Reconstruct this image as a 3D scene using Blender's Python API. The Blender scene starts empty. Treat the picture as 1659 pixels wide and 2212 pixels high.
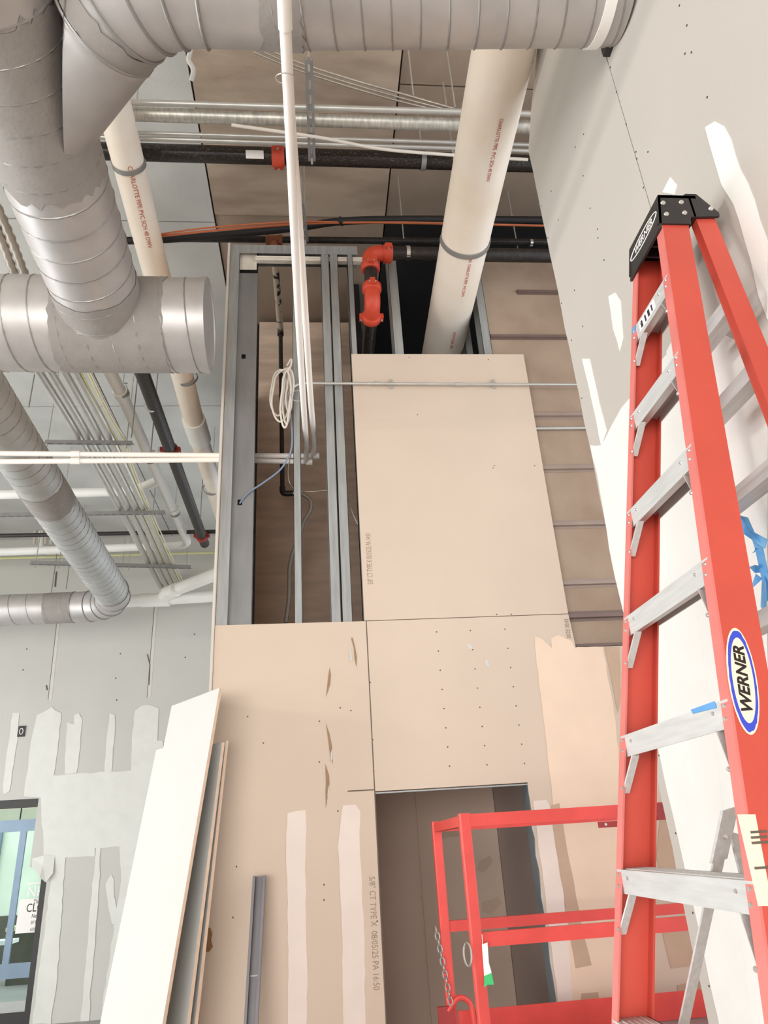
import bpy, bmesh, math, random
from mathutils import Vector, Matrix
random.seed(7)
R = math.radians
SC = bpy.context.scene
COL = SC.collection

# ------------------------------------------------------------------ camera
W, H, F = 1659.0, 2212.0, 1540.0
CAM = Vector((0, 0, 2.02))
def _cd(px, py):
    return Vector((px - W/2, -(py - H/2), -F))
_z = _cd(612, -2250).normalized()                 # world up seen from the camera
_x = _cd(16500, 765); _x = (_x - _z*_x.dot(_z)).normalized()
_y = _z.cross(_x)
ROT = Matrix((_x, _y, _z))                        # camera axes -> world axes
cd = bpy.data.cameras.new('camera'); cam = bpy.data.objects.new('camera', cd); COL.objects.link(cam)
cd.sensor_fit = 'HORIZONTAL'; cd.sensor_width = 36.0; cd.lens = F/W*36.0
cd.clip_start = 0.05; cd.clip_end = 200
cam.matrix_world = Matrix.Translation(CAM) @ ROT.to_4x4()
SC.camera = cam

# ------------------------------------------------------------------ world, daylight through the shop windows, exposure
wd = bpy.data.worlds.new('world'); SC.world = wd; wd.use_nodes = True
bg = wd.node_tree.nodes['Background']; bg.inputs[0].default_value = (0.86, 0.93, 1.0, 1); bg.inputs[1].default_value = 2.4
def area(name, loc, rot, sx, sy, power, col):
    l = bpy.data.lights.new(name, 'AREA'); l.shape = 'RECTANGLE'; l.size = sx; l.size_y = sy
    l.energy = power; l.color = col
    o = bpy.data.objects.new(name, l); COL.objects.link(o); o.location = loc; o.rotation_euler = rot
    return o
area('storefront_daylight', (-3.2, -4.85, 1.75), (R(90), 0, 0), 7.0, 3.0, 430, (1.0, 0.97, 0.93))
area('side_window_daylight', (-9.9, 5.8, 2.2), (R(90), 0, R(-90)), 11.0, 3.4, 460, (0.93, 0.97, 1.0))
area('clerestory_daylight', (-9.9, 1.6, 4.65), (R(90), 0, R(-90)), 3.0, 0.5, 270, (1.0, 0.96, 0.90))
vs = SC.view_settings
vs.view_transform = 'Standard'; vs.look = 'None'; vs.gamma = 1.0; vs.use_curve_mapping = False
vs.exposure = 0.15

# ------------------------------------------------------------------ pixel -> point on a real plane
def ray(px, py): return ROT @ _cd(px, py)
def P(px, py, X=None, Y=None, Z=None):
    r = ray(px, py)
    if Y is not None: t = (Y - CAM.y)/r.y
    elif X is not None: t = (X - CAM.x)/r.x
    else: t = (Z - CAM.z)/r.z
    return CAM + r*t
FWD = ROT @ Vector((0, 0, -1))
def pw(p, px): return px*((p - CAM).dot(FWD))/F   # metres covered by px pixels at p

# ------------------------------------------------------------------ materials
def lin(c):
    c = c/255.0
    return c/12.92 if c <= 0.04045 else ((c + 0.055)/1.055)**2.4
MATS = {}
def mat(name, rgb, rough=0.6, metal=0.0, var=0.06, scale=3.0, bump=0.0, bscale=60.0, rgb2=None, spec=0.5, stretch=None, thr=None):
    m = bpy.data.materials.new(name); m.use_nodes = True
    nt = m.node_tree; b = nt.nodes['Principled BSDF']
    b.inputs['Roughness'].default_value = rough; b.inputs['Metallic'].default_value = metal
    b.inputs['Specular IOR Level'].default_value = spec
    c = [lin(v) for v in rgb]
    tc = nt.nodes.new('ShaderNodeTexCoord'); mp = nt.nodes.new('ShaderNodeMapping')
    nt.links.new(tc.outputs['Object'], mp.inputs[0])
    if stretch: mp.inputs['Scale'].default_value = stretch
    n = nt.nodes.new('ShaderNodeTexNoise'); n.inputs['Scale'].default_value = scale; n.inputs['Detail'].default_value = 6
    nt.links.new(mp.outputs[0], n.inputs['Vector'])
    cr = nt.nodes.new('ShaderNodeValToRGB')
    lo, hi = (0.32, 0.68) if thr is None else thr
    cr.color_ramp.elements[0].position = lo; cr.color_ramp.elements[1].position = hi
    c2 = [lin(v) for v in rgb2] if rgb2 else [min(1, v*(1 + var)) for v in c]
    c1 = c if rgb2 else [v*(1 - var) for v in c]
    cr.color_ramp.elements[0].color = (*c1, 1); cr.color_ramp.elements[1].color = (*c2, 1)
    nt.links.new(n.outputs[0], cr.inputs[0]); nt.links.new(cr.outputs[0], b.inputs['Base Color'])
    if bump:
        n2 = nt.nodes.new('ShaderNodeTexNoise'); n2.inputs['Scale'].default_value = bscale; n2.inputs['Detail'].default_value = 4
        nt.links.new(mp.outputs[0], n2.inputs['Vector'])
        bp = nt.nodes.new('ShaderNodeBump'); bp.inputs['Strength'].default_value = bump; bp.inputs['Distance'].default_value = 0.01
        nt.links.new(n2.outputs[0], bp.inputs['Height']); nt.links.new(bp.outputs[0], b.inputs['Normal'])
    MATS[name] = m
    return m
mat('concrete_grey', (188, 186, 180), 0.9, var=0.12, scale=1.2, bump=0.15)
mat('concrete_tan', (180, 160, 140), 0.9, scale=1.6, bump=0.15, rgb2=(134, 113, 96), stretch=(0.6, 2.2, 1), thr=(0.42, 0.75))  # ceiling grey and tan put cool and warm light into the panel colours
mat('concrete_brown', (150, 130, 112), 0.9, var=0.15, scale=1.5, bump=0.15)
mat('floor_concrete', (150, 146, 140), 0.6, var=0.12, scale=1.0)
mat('drywall_tan', (202, 182, 163), 0.85, var=0.03, scale=1.5)
mat('drywall_buff', (196, 172, 150), 0.85, var=0.05, scale=1.5)  # slightly darker tan, used for the closet wall patches
mat('drywall_grey', (200, 197, 189), 0.85, var=0.03, scale=1.0)
mat('drywall_white', (186, 179, 170), 0.85, var=0.03, scale=1.0)
mat('board_white', (196, 194, 188), 0.8, var=0.02, scale=2)
mat('gypsum_core', (206, 176, 150), 0.9, var=0.08, scale=20)
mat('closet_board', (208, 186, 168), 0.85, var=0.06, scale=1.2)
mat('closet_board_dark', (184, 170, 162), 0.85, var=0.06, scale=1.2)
mat('mud_white', (228, 226, 220), 0.7, var=0.025, scale=6)
mat('mud_grey', (222, 220, 212), 0.75, var=0.03, scale=5)
mat('mud_pink', (222, 206, 194), 0.75, var=0.03, scale=5)
mat('mud_peach', (224, 198, 174), 0.8, var=0.03, scale=5)
mat('tan_patch', (186, 158, 134), 0.85, var=0.04, scale=6)
mat('torn_paper', (150, 122, 94), 0.9, var=0.1, scale=20)
mat('brown_stain', (146, 106, 72), 0.9, var=0.15, scale=30)
mat('seam_paper', (212, 208, 200), 0.85, var=0.04, scale=9)
mat('screw_dark', (60, 55, 50), 0.6, var=0.05)
mat('screw_light', (190, 180, 170), 0.5, var=0.05)
mat('ink', (104, 90, 78), 0.9, var=0.1, scale=40)
mat('ink_print', (146, 128, 112), 0.9, var=0.1, scale=40)
mat('ink_red', (190, 110, 90), 0.9, var=0.1, scale=40)
mat('ink_black', (38, 30, 30), 0.8, var=0.05)
mat('galv_duct', (188, 182, 178), 0.45, 0.5, var=0.08, scale=5, bump=0.08, bscale=9)
mat('galv_duct_far', (176, 175, 170), 0.55, 0.3, var=0.08, scale=5, bump=0.08, bscale=9)
mat('duct_seam', (150, 146, 143), 0.45, 0.5, var=0.05)
mat('sealant', (150, 143, 137), 0.75, 0.0, var=0.06, scale=8, bump=0.2, bscale=40)
mat('steel_stud', (160, 160, 157), 0.5, 0.35, var=0.12, scale=6, stretch=(6, 6, 0.6))
mat('steel_web', (140, 138, 136), 0.45, 0.4, var=0.12, scale=3, stretch=(3, 3, 0.8))
mat('steel_track', (112, 107, 108), 0.5, 0.4, var=0.1, scale=4, stretch=(3, 3, 0.8))
mat('steel_painted_glint', (236, 226, 210), 0.4, 0.1, var=0.1, scale=8)  # pale cream puts the sunlit reflection on the header steel into its colour
mat('strut_grey', (150, 148, 145), 0.5, 0.5, var=0.08, scale=8)
mat('conduit', (198, 195, 188), 0.38, 0.6, var=0.06, scale=8)
mat('conduit_galv', (176, 172, 164), 0.4, 0.6, scale=14, rgb2=(214, 208, 196), stretch=(3, 1, 1))
mat('pvc_white', (240, 237, 230), 0.45, var=0.025, scale=2)
mat('pvc_cream', (242, 233, 221), 0.45, rgb2=(230, 212, 190), scale=1.5)
mat('cpvc_white', (244, 236, 228), 0.45, var=0.02)
mat('black_pipe', (34, 28, 25), 0.45, scale=30, rgb2=(60, 50, 44), thr=(0.45, 0.8))
mat('black_pipe_wet', (34, 28, 24), 0.35, scale=26, rgb2=(120, 104, 88), stretch=(2, 6, 2), thr=(0.55, 0.78))
mat('rubber_black', (26, 22, 21), 0.6, var=0.2, scale=12)
mat('red_fitting', (206, 72, 46), 0.5, var=0.08, scale=10)
mat('red_dark', (150, 40, 36), 0.5, var=0.1, scale=10)
mat('rust', (142, 84, 54), 0.75, var=0.2, scale=20)
mat('spotted_pipe', (186, 168, 146), 0.6, scale=13, rgb2=(40, 32, 28), thr=(0.56, 0.6))
mat('copper', (206, 122, 84), 0.35, 0.6, var=0.1)
mat('cable_white', (214, 204, 192), 0.55, var=0.05)
mat('cable_yellow', (222, 218, 160), 0.55, var=0.05)
mat('cable_blue', (120, 134, 154), 0.5, var=0.08)
mat('flex_steel', (190, 180, 168), 0.4, 0.6, var=0.1)
mat('gypsum_brown', (166, 144, 124), 0.9, scale=2.4, rgb2=(148, 125, 106), thr=(0.4, 0.7))
mat('shaft_wall', (216, 190, 168), 0.9, var=0.12, scale=3, stretch=(0.7, 1, 4))
mat('shade_black', (22, 18, 17), 0.95, var=0.1)  # near-black colour paints in the darkness of the unlit shaft
mat('steel_jamb', (128, 140, 146), 0.5, 0.2, var=0.08, scale=4)
mat('hat_channel', (158, 138, 126), 0.5, 0.25, var=0.08, scale=5)
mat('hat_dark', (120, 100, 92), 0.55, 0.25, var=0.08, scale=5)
mat('fiberglass', (202, 78, 62), 0.42, var=0.06, scale=4, bump=0.05, bscale=250)
mat('fiberglass_edge', (214, 118, 110), 0.5, var=0.08, scale=9)
mat('aluminium', (206, 204, 201), 0.42, 0.35, var=0.08, scale=10, stretch=(8, 0.8, 8))
mat('rivet', (220, 216, 212), 0.25, 0.8, var=0.03)
mat('black_plastic', (44, 40, 39), 0.5, var=0.1, scale=20, bump=0.1, bscale=200)
mat('lift_red', (214, 70, 62), 0.42, var=0.08, scale=8)
mat('chain_steel', (170, 164, 156), 0.35, 0.7, var=0.1)
mat('label_cream', (246, 228, 200), 0.6, var=0.02)
mat('label_white', (244, 238, 232), 0.6, var=0.02)
mat('label_blue', (58, 74, 200), 0.5, var=0.05)
mat('tag_green', (60, 190, 110), 0.6, var=0.1)
mat('tape_blue', (90, 150, 205), 0.6, var=0.08)
mat('plastic_blue', (74, 156, 226), 0.35, rgb2=(130, 196, 240), scale=14)
mat('frame_black', (48, 45, 43), 0.5, var=0.08)
mat('frame_blue', (122, 140, 156), 0.4, 0.3, var=0.06)
mat('soffit_wood', (244, 234, 212), 0.7, var=0.06, scale=2, stretch=(1, 1, 0.2))
mat('paver_grey', (186, 180, 170), 0.85, var=0.12, scale=4)
mat('facade_green', (232, 236, 216), 0.8, var=0.1, scale=1.2)
mat('facade_dark', (96, 90, 78), 0.8, var=0.2, scale=2)
mat('counter_cream', (226, 216, 160), 0.7, var=0.1)
mat('rope_white', (200, 194, 186), 0.8, var=0.05)
g = bpy.data.materials.new('window_glass'); g.use_nodes = True
gb = g.node_tree.nodes['Principled BSDF']
gb.inputs['Base Color'].default_value = (0.72, 0.86, 0.84, 1); gb.inputs['Roughness'].default_value = 0.05
gb.inputs['Transmission Weight'].default_value = 1.0; gb.inputs['IOR'].default_value = 1.05
MATS['window_glass'] = g

# ------------------------------------------------------------------ mesh builder
def frame(d):
    d = d.normalized()
    a = Vector((0, 0, 1)) if abs(d.z) < 0.9 else Vector((1, 0, 0))
    u = d.cross(a).normalized(); return u, d.cross(u).normalized()
class MB:
    def __init__(s): s.v = []; s.f = []
    def add(s, vs, fs):
        k = len(s.v); s.v += [Vector(q) for q in vs]; s.f += [[k + i for i in q] for q in fs]; return s
    def box(s, a, b):
        x0, x1 = sorted((a[0], b[0])); y0, y1 = sorted((a[1], b[1])); z0, z1 = sorted((a[2], b[2]))
        return s.add([(x0,y0,z0),(x1,y0,z0),(x1,y1,z0),(x0,y1,z0),(x0,y0,z1),(x1,y0,z1),(x1,y1,z1),(x0,y1,z1)],
                     [(0,3,2,1),(4,5,6,7),(0,1,5,4),(1,2,6,5),(2,3,7,6),(3,0,4,7)])
    def hexa(s, q):                                  # eight corners, bottom ring then top ring
        return s.add(q, [(0,3,2,1),(4,5,6,7),(0,1,5,4),(1,2,6,5),(2,3,7,6),(3,0,4,7)])
    def bar(s, a, b, u, v, wu, wv):                  # a beam with a rectangular section, half sizes wu, wv along u, v
        a, b = Vector(a), Vector(b); u = Vector(u).normalized()*wu; v = Vector(v).normalized()*wv
        return s.hexa([a-u-v, a+u-v, a+u+v, a-u+v, b-u-v, b+u-v, b+u+v, b-u+v])
    def prism(s, pts, off):                          # polygon pushed along off
        pts = [Vector(q) for q in pts]; off = Vector(off); n = len(pts)
        return s.add(pts + [q + off for q in pts],
                     [list(range(n))[::-1], list(range(n, 2*n))] + [[i, (i+1) % n, n + (i+1) % n, n + i] for i in range(n)])
    def tube(s, path, r, n=12, caps=True, closed=False):
        path = [Vector(q) for q in path]; m = len(path)
        rs = r if isinstance(r, (list, tuple)) else [r]*m
        T = []
        for i in range(m):
            if closed: t = path[(i+1) % m] - path[i-1]
            else: t = (path[min(i+1, m-1)] - path[max(i-1, 0)])
            T.append(t.normalized())
        u, _ = frame(T[0]); vs = []
        for i in range(m):
            u = (u - T[i]*u.dot(T[i])).normalized(); w = T[i].cross(u)
            k = 1.0
            if 0 < i < m-1 and not closed:
                a = (path[i]-path[i-1]).normalized(); c = max(0.5, a.dot(T[i])); k = 1.0
            for j in range(n):
                th = 2*math.pi*j/n
                vs.append(path[i] + (u*math.cos(th) + w*math.sin(th))*rs[i]*k)
        fs = [[i*n + j, i*n + (j+1) % n, (i+1)*n + (j+1) % n, (i+1)*n + j] for i in range(m-1) for j in range(n)]
        if closed: fs += [[(m-1)*n + j, (m-1)*n + (j+1) % n, (j+1) % n, j] for j in range(n)]
        elif caps: fs += [list(range(n))[::-1], [(m-1)*n + j for j in range(n)]]
        return s.add(vs, fs)
    def lathe(s, a, d, prof, n=20):                  # prof: (along, radius)
        d = Vector(d).normalized(); u, w = frame(d); a = Vector(a); vs = []
        for t, r in prof:
            for j in range(n):
                th = 2*math.pi*j/n; vs.append(a + d*t + (u*math.cos(th) + w*math.sin(th))*r)
        m = len(prof)
        fs = [[i*n + j, i*n + (j+1) % n, (i+1)*n + (j+1) % n, (i+1)*n + j] for i in range(m-1) for j in range(n)]
        fs += [list(range(n))[::-1], [(m-1)*n + j for j in range(n)]]
        return s.add(vs, fs)
def fillet(pts, rad, seg=8):
    pts = [Vector(q) for q in pts]; out = [pts[0]]
    for i in range(1, len(pts)-1):
        p = pts[i]; a = (pts[i-1]-p); b = (pts[i+1]-p)
        k = min(rad, a.length*0.49, b.length*0.49)
        a = p + a.normalized()*k; b = p + b.normalized()*k
        for j in range(seg+1):
            t = j/seg; out.append(a*(1-t)**2 + p*2*t*(1-t) + b*t*t)
    out.append(pts[-1]); return out
def smooth_path(pts, n=10):
    pts = [Vector(q) for q in pts]; out = []
    for i in range(len(pts)-1):
        p0 = pts[max(i-1, 0)]; p1 = pts[i]; p2 = pts[i+1]; p3 = pts[min(i+2, len(pts)-1)]
        for j in range(n):
            t = j/n
            out.append(0.5*((2*p1) + (p2-p0)*t + (2*p0-5*p1+4*p2-p3)*t*t + (3*p1-p0-3*p2+p3)*t**3))
    out.append(pts[-1]); return out

ORG = {}
def link(name, me, mt, parent=None, smooth=False):
    o = bpy.data.objects.new(name, me); COL.objects.link(o)
    if not me.materials: me.materials.append(MATS[mt])
    if parent is not None: o.parent = parent
    if smooth:
        me.polygons.foreach_set('use_smooth', [True]*len(me.polygons))
        try: me.set_sharp_from_angle(angle=R(38))
        except Exception: pass
    return o
def obj(name, mb, mt, parent=None, smooth=False, origin=None):
    if parent is not None: org = ORG[parent.name]
    elif origin is not None: org = Vector(origin)
    else:
        xs = [q.x for q in mb.v]; ys = [q.y for q in mb.v]; zs = [q.z for q in mb.v]
        org = Vector(((min(xs)+max(xs))/2, (min(ys)+max(ys))/2, min(zs)))
    me = bpy.data.meshes.new(name); me.from_pydata([q - org for q in mb.v], [], mb.f); me.update()
    bm = bmesh.new(); bm.from_mesh(me); bmesh.ops.recalc_face_normals(bm, faces=bm.faces); bm.to_mesh(me); bm.free()
    o = link(name, me, mt, parent, smooth)
    if parent is None: o.location = org
    ORG[o.name] = org
    return o
def tag(o, label, cat, group=None):
    o['label'] = label; o['category'] = cat
    if group: o['group'] = group
    return o
def thing(name, label, cat, loc, group=None):
    o = bpy.data.objects.new(name, None); COL.objects.link(o); o.location = Vector(loc); o.empty_display_size = 0.1
    ORG[o.name] = Vector(loc); return tag(o, label, cat, group)
def struct(name, mb, mt, label=None):
    o = obj(name, mb, mt); o['kind'] = 'structure'
    if label: o['label'] = label
    return o
def stuff(o): o['kind'] = 'stuff'; return o
def jag(pts, step=0.04, amp=0.006):
    out = []
    for i in range(len(pts)):
        a, b = Vector(pts[i]), Vector(pts[(i+1) % len(pts)]); n = max(1, int((b-a).length/step)); n = min(n, 40)
        nn = Vector((random.uniform(-1, 1), random.uniform(-1, 1), random.uniform(-1, 1)))
        for j in range(n):
            q = a.lerp(b, j/n)
            if j: q = q + Vector((random.uniform(-1, 1), random.uniform(-1, 1), random.uniform(-1, 1)))*amp
            out.append(q)
    return out
PK = [0]
def patch(parent, name, pix, mt, X=None, Y=None, t=0.0015, amp=0.006, step=0.05):
    """a thin skim lying on a wall: outline given on the wall plane, real thickness t"""
    pts = jag([P(*q, X=X, Y=Y) for q in pix], step, amp)
    PK[0] += 1; t = t*(1 + 0.07*(PK[0] % 9))
    if Y is not None: pts = [Vector((q.x, Y, q.z)) for q in pts]; off = (0, -t, 0)
    else: pts = [Vector((X, q.y, q.z)) for q in pts]; off = (-t, 0, 0)
    m = MB(); m.prism(pts, off); return obj(name, m, mt, parent)
def text(name, s, mt, parent, loc, xdir, ydir, size, ext=0.0006, shear=0.0, align='CENTER', width=1.0, bold=0.0):
    c = bpy.data.curves.new(name, 'FONT'); c.body = s; c.size = size; c.extrude = ext; c.shear = shear
    c.align_x = align; c.align_y = 'CENTER'; c.resolution_u = 3; c.offset = bold
    t = bpy.data.objects.new(name, c); COL.objects.link(t)
    bpy.context.view_layer.update()
    me = bpy.data.meshes.new_from_object(t.evaluated_get(bpy.context.evaluated_depsgraph_get()))
    bpy.data.objects.remove(t); bpy.data.curves.remove(c)
    me.name = name
    xd = Vector(xdir).normalized(); yd = Vector(ydir); yd = (yd - xd*yd.dot(xd)).normalized(); zd = xd.cross(yd)
    org = ORG[parent.name] if parent is not None else Vector()
    for v in me.vertices:
        q = v.co; v.co = Vector(loc) + xd*q.x*width + yd*q.y + zd*q.z - org
    me.materials.clear()
    o = link(name, me, mt, parent); ORG[o.name] = org
    return o
def dots(parent, name, pts, nrm, r, mt, t=0.002):
    m = MB(); nrm = Vector(nrm)
    for q in pts: m.lathe(Vector(q) - nrm*0.001, nrm, [(0, r), (t + 0.001, r*0.7)], 8)
    return stuff(obj(name, m, mt, parent))

# ================================================================== THE SETTING
FL = -0.22          # floor level
D = 4.54            # front face of the part-boarded wall
XR = 1.30           # face of the wall on the right
YE = 2.84           # its far end
D2 = 13.4           # far wall of the big room
ZC = 7.75           # underside of the concrete deck
m = MB(); m.box((-10.5, -5.2, FL - 0.2), (5.5, 26, FL)); struct('floor', m, 'floor_concrete')

# ceiling: slab with separate precast panels below it
m = MB(); m.box((-10.2, -5.2, ZC + 0.1), (5.5, D2 + 0.3, ZC + 0.35)); ceil = struct('ceiling', m, 'concrete_brown')
def panel(x0, x1, y0, y1, mt, dz=0.0):
    b = MB(); b.box((x0 + 0.008, y0 + 0.008, ZC + dz), (x1 - 0.008, y1 - 0.008, ZC + 0.12)); return obj('ceiling_panel', b, mt, ceil)
xa = P(455, 420, Z=ZC).x; xb = P(838, 420, Z=ZC).x; yb = P(640, 468, Z=ZC).y; yg = P(250, 878, Z=ZC).y
for k in range(5):
    x1 = xa - k*1.9
    for y0, y1 in ((-5.1, 1.6), (1.6, 5.4), (5.4, yg), (yg, D2)):
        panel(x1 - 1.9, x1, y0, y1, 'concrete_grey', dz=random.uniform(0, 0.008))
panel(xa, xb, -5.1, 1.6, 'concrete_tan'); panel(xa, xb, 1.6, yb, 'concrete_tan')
panel(xa, xb, yb, 7.1, 'concrete_brown', 0.02)
panel(xb, 5.4, -5.1, 3.9, 'concrete_brown', 0.02); panel(xb, 5.4, 3.9, yb, 'concrete_brown', 0.01)
panel(xb, 5.4, yb, 9.2, 'shade_black', 0.02)  # black panel stands in for the dark void overhead

# wall behind the camera with its shop-front opening, and the side wall with its windows
m = MB()
m.box((-10.2, -5.2, 4.0), (5.5, -5.0, ZC)); m.box((0.4, -5.2, FL), (5.5, -5.0, 4.0)); m.box((-10.2, -5.2, FL), (-6.8, -5.0, 4.0)); m.box((-6.8, -5.2, FL), (0.4, -5.0, 0.25))
struct('wall_front', m, 'drywall_white')
m = MB()
m.box((-10.2, -5.0, 5.1), (-10.0, D2, ZC)); m.box((-10.2, 4.0, 4.1), (-10.0, D2, 5.1)); m.box((-10.2, -5.0, 4.1), (-10.0, -0.6, 5.1)); m.box((-10.2, -5.0, FL), (-10.0, 0.0, 4.1)); m.box((-10.2, 11.6, FL), (-10.0, D2, 4.1)); m.box((-10.2, 0, FL), (-10.0, 11.6, 0.35))
struct('wall_side', m, 'drywall_grey')

# far wall of the room with the opening onto the mall
wx = P(84, 1722, Y=D2).x; wz = P(40, 1727, Y=D2).z
m = MB()
wxl = P(103, 1885, Y=D2).x; wzl = P(100, 1872, Y=D2).z
m.box((wx, D2, wzl), (-0.66, D2 + 0.14, ZC + 0.1)); m.box((wxl, D2, FL), (-0.66, D2 + 0.14, wzl)); m.box((-10.2, D2, wz), (wx, D2 + 0.14, ZC + 0.1)); m.box((-10.2, D2, FL), (wx - 2.6, D2 + 0.14, wz))
wl = struct('wall_left', m, 'drywall_grey')
for a, b in (((130, 1312), (110, 1500)), ((337, 1312), (323, 1495))):
    q0, q1 = P(*a, Y=D2), P(*b, Y=D2); q1.z -= 0.1
    s = MB(); s.prism([q0 + Vector((-0.025, 0, 0)), q0 + Vector((0.025, 0, 0)), q1 + Vector((0.03, 0, 0)), q1 + Vector((-0.03, 0, 0))], (0, -0.004, 0))
    obj('board_seam', s, 'seam_paper', wl)
    s = MB(); s.prism([q0 + Vector((-0.036, 0, 0)), q0 + Vector((-0.026, 0, 0)), q1 + Vector((-0.03, 0, 0)), q1 + Vector((-0.04, 0, 0))], (0, -0.003, 0))
    obj('seam_joint', s, 'ink', wl)
FW = [[(28,1540),(42,1540),(38,1600),(30,1650),(20,1710),(8,1716),(6,1700),(14,1630)],
      [(80,1545),(100,1535),(112,1527),(120,1535),(132,1540),(128,1590),(116,1675),(112,1722),(52,1720),(62,1640),(72,1580)],
      [(145,1560),(160,1565),(160,1545),(170,1540),(178,1555),(174,1610),(165,1670),(140,1672),(142,1600)],
      [(237,1540),(248,1545),(247,1600),(240,1672),(226,1672),(230,1600)],
      [(292,1535),(305,1525),(318,1522),(330,1525),(343,1530),(340,1600),(352,1600),(352,1670),(283,1672),(286,1580)],
      [(112,1675),(283,1664),(372,1664),(300,1850),(262,1850),(262,1828),(205,1832),(205,1850),(95,1852),(88,1722),(112,1722)],
      [(118,1836),(142,1836),(132,2000),(122,2130),(110,2212),(70,2212),(98,2000)],
      [(208,1830),(218,1830),(212,1950),(203,2060),(196,2130),(192,2212),(174,2212),(186,2080),(196,1950)],
      [(258,1828),(300,1830),(230,2212),(215,2212),(250,1980),(262,1900)],
      [(240,1888),(246,1900),(246,1930),(254,1980),(254,1996),(242,1996),(232,1940),(228,1910)]]
for q in FW: patch(wl, 'joint_compound', q, 'mud_grey', Y=D2 - 0.004, t=0.003, amp=0.012, step=0.12)
m = MB()
for a, b, w in (((100,1480),(102,1491),2.5),((318,1413),(324,1436),2),((324,1436),(322,1480),1.5),((122,1235),(119,1268),3)):
    q0, q1 = P(*a, Y=D2 - 0.004), P(*b, Y=D2 - 0.004); h = pw(q0, w)/2
    m.prism([q0 + Vector((-h,0,0)), q0 + Vector((h,0,0)), q1 + Vector((h,0,0)), q1 + Vector((-h,0,0))], (0, -0.004, 0))
obj('scratch_mark', m, 'ink', wl)
dots(wl, 'screw_heads', [P(*q, Y=D2) for q in [(58,1402),(250,1465),(252,1512),(260,1412),(50,1447),(180,1300),(400,1420),(420,1370)]], (0,-1,0), 0.016, 'ink')
# shop-front window at the left edge
m = MB(); m.box((wx - 2.6, D2 + 0.01, wz - 0.13), (wx, D2 + 0.12, wz)); win = struct('window_1', m, 'frame_black')
m = MB(); m.box((wxl - 0.09, D2 + 0.002, FL), (wxl - 0.001, D2 + 0.05, wzl - 0.002)); obj('window_jamb', m, 'frame_black', win)
zt, zb = P(40, 1783, Y=D2).z, P(40, 2098, Y=D2).z
m = MB(); m.box((wx - 2.6, D2 + 0.06, zt - 0.09), (wxl + 0.05, D2 + 0.11, zt + 0.09)); obj('window_rail', m, 'frame_blue', win)
m = MB(); m.box((wx - 2.6, D2 + 0.06, zb - 0.1), (wxl + 0.05, D2 + 0.11, zb + 0.1)); obj('window_rail', m, 'frame_blue', win)
xm = P(40, 1850, Y=D2).x
m = MB(); m.box((xm - 0.05, D2 + 0.064, zb + 0.1), (xm + 0.05, D2 + 0.106, zt - 0.09)); obj('window_mullion', m, 'frame_blue', win)
m = MB(); m.box((wx - 2.6, D2 + 0.04, FL), (wxl - 0.095, D2 + 0.057, FL + 0.18)); obj('window_sill', m, 'frame_black', win)
m = MB(); m.box((wx - 2.6, D2 + 0.085, 0.1), (wxl + 0.05, D2 + 0.093, wz - 0.14)); obj('pane', m, 'window_glass', win)
m = MB(); q = P(95, 1865, Y=D2)
m.add([q + Vector(o) for o in [(-0.2,-0.01,0.08),(0.0,-0.03,0.12),(0.16,-0.01,0.1),(0.18,-0.05,-0.15),(0.1,-0.1,-0.28),(0.0,-0.12,-0.2),(-0.16,-0.06,-0.04),(0,-0.05,-0.03)]],
      [(0,1,7),(1,2,7),(2,3,7),(3,4,7),(4,5,7),(5,6,7),(6,0,7)])
obj('torn_board_flap', m, 'mud_grey', wl)
q = P(47, 1580, Y=D2); m = MB(); m.box(q + Vector((-0.06,-0.02,-0.09)), q + Vector((0.06,0.0,0.09)))
ob = thing('outlet_box', 'small dark electrical box set in the far grey wall above window', 'outlet', q)
obj('box', m, 'frame_black', ob)
m = MB(); m.tube([q + Vector((0.03*math.cos(a), -0.022, 0.05*math.sin(a))) for a in [k*math.pi/6 for k in range(12)]], 0.006, 6, closed=True); obj('device', m, 'label_white', ob)

# ------------------------------------------------------------------ the mall behind the window
def T(name, label, cat, parts, group=None):
    xs = [v for _, mb, _ in parts for v in mb.v]
    base = Vector((sum(v.x for v in xs)/len(xs), sum(v.y for v in xs)/len(xs), min(v.z for v in xs)))
    t = thing(name, label, cat, base, group)
    for n, mb, mt in parts: obj(n, mb, mt, t, smooth=False)
    return t
a = MB(); a.box((-12, 20, FL), (0, 20.3, 6)); b = MB(); b.box((-12, 19.9, FL), (0, 20, 0.9)); c = MB()
for k in range(9): c.box((-11.5 + k*1.2, 19.92, 0.9), (-11.4 + k*1.2, 20, 4.2))
T('shop_facade', 'pale green shop front across the mall seen through the window', 'shop front', [('wall', a, 'facade_green'), ('plinth', b, 'facade_dark'), ('mullions', c, 'frame_blue')])
m = MB(); zfa = P(40, 1779, Y=D2 + 1.6).z; m.box((-12, D2 + 1.6, zfa), (-3, D2 + 1.75, 4.2))
so = T('mall_fascia', 'cream panelled fascia above the glazing outside the window', 'fascia', [('panel', m, 'soffit_wood')])
m = MB(); xv = P(45,1758,Y=D2+1.6).x; m.box((xv - 0.01, D2 + 1.596, zfa + 0.01), (xv + 0.01, D2 + 1.599, 4.1)); obj('panel_joint', m, 'ink_black', so)
m = MB(); m.box((-6.4, 17.6, FL), (-5.1, 18.2, 0.75)); n2 = MB(); n2.box((-6.5, 17.5, 0.75), (-5.0, 18.3, 0.82))
T('mall_counter', 'dark counter with pale top standing outside the window', 'counter', [('body', m, 'facade_dark'), ('top', n2, 'counter_cream')])
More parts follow.
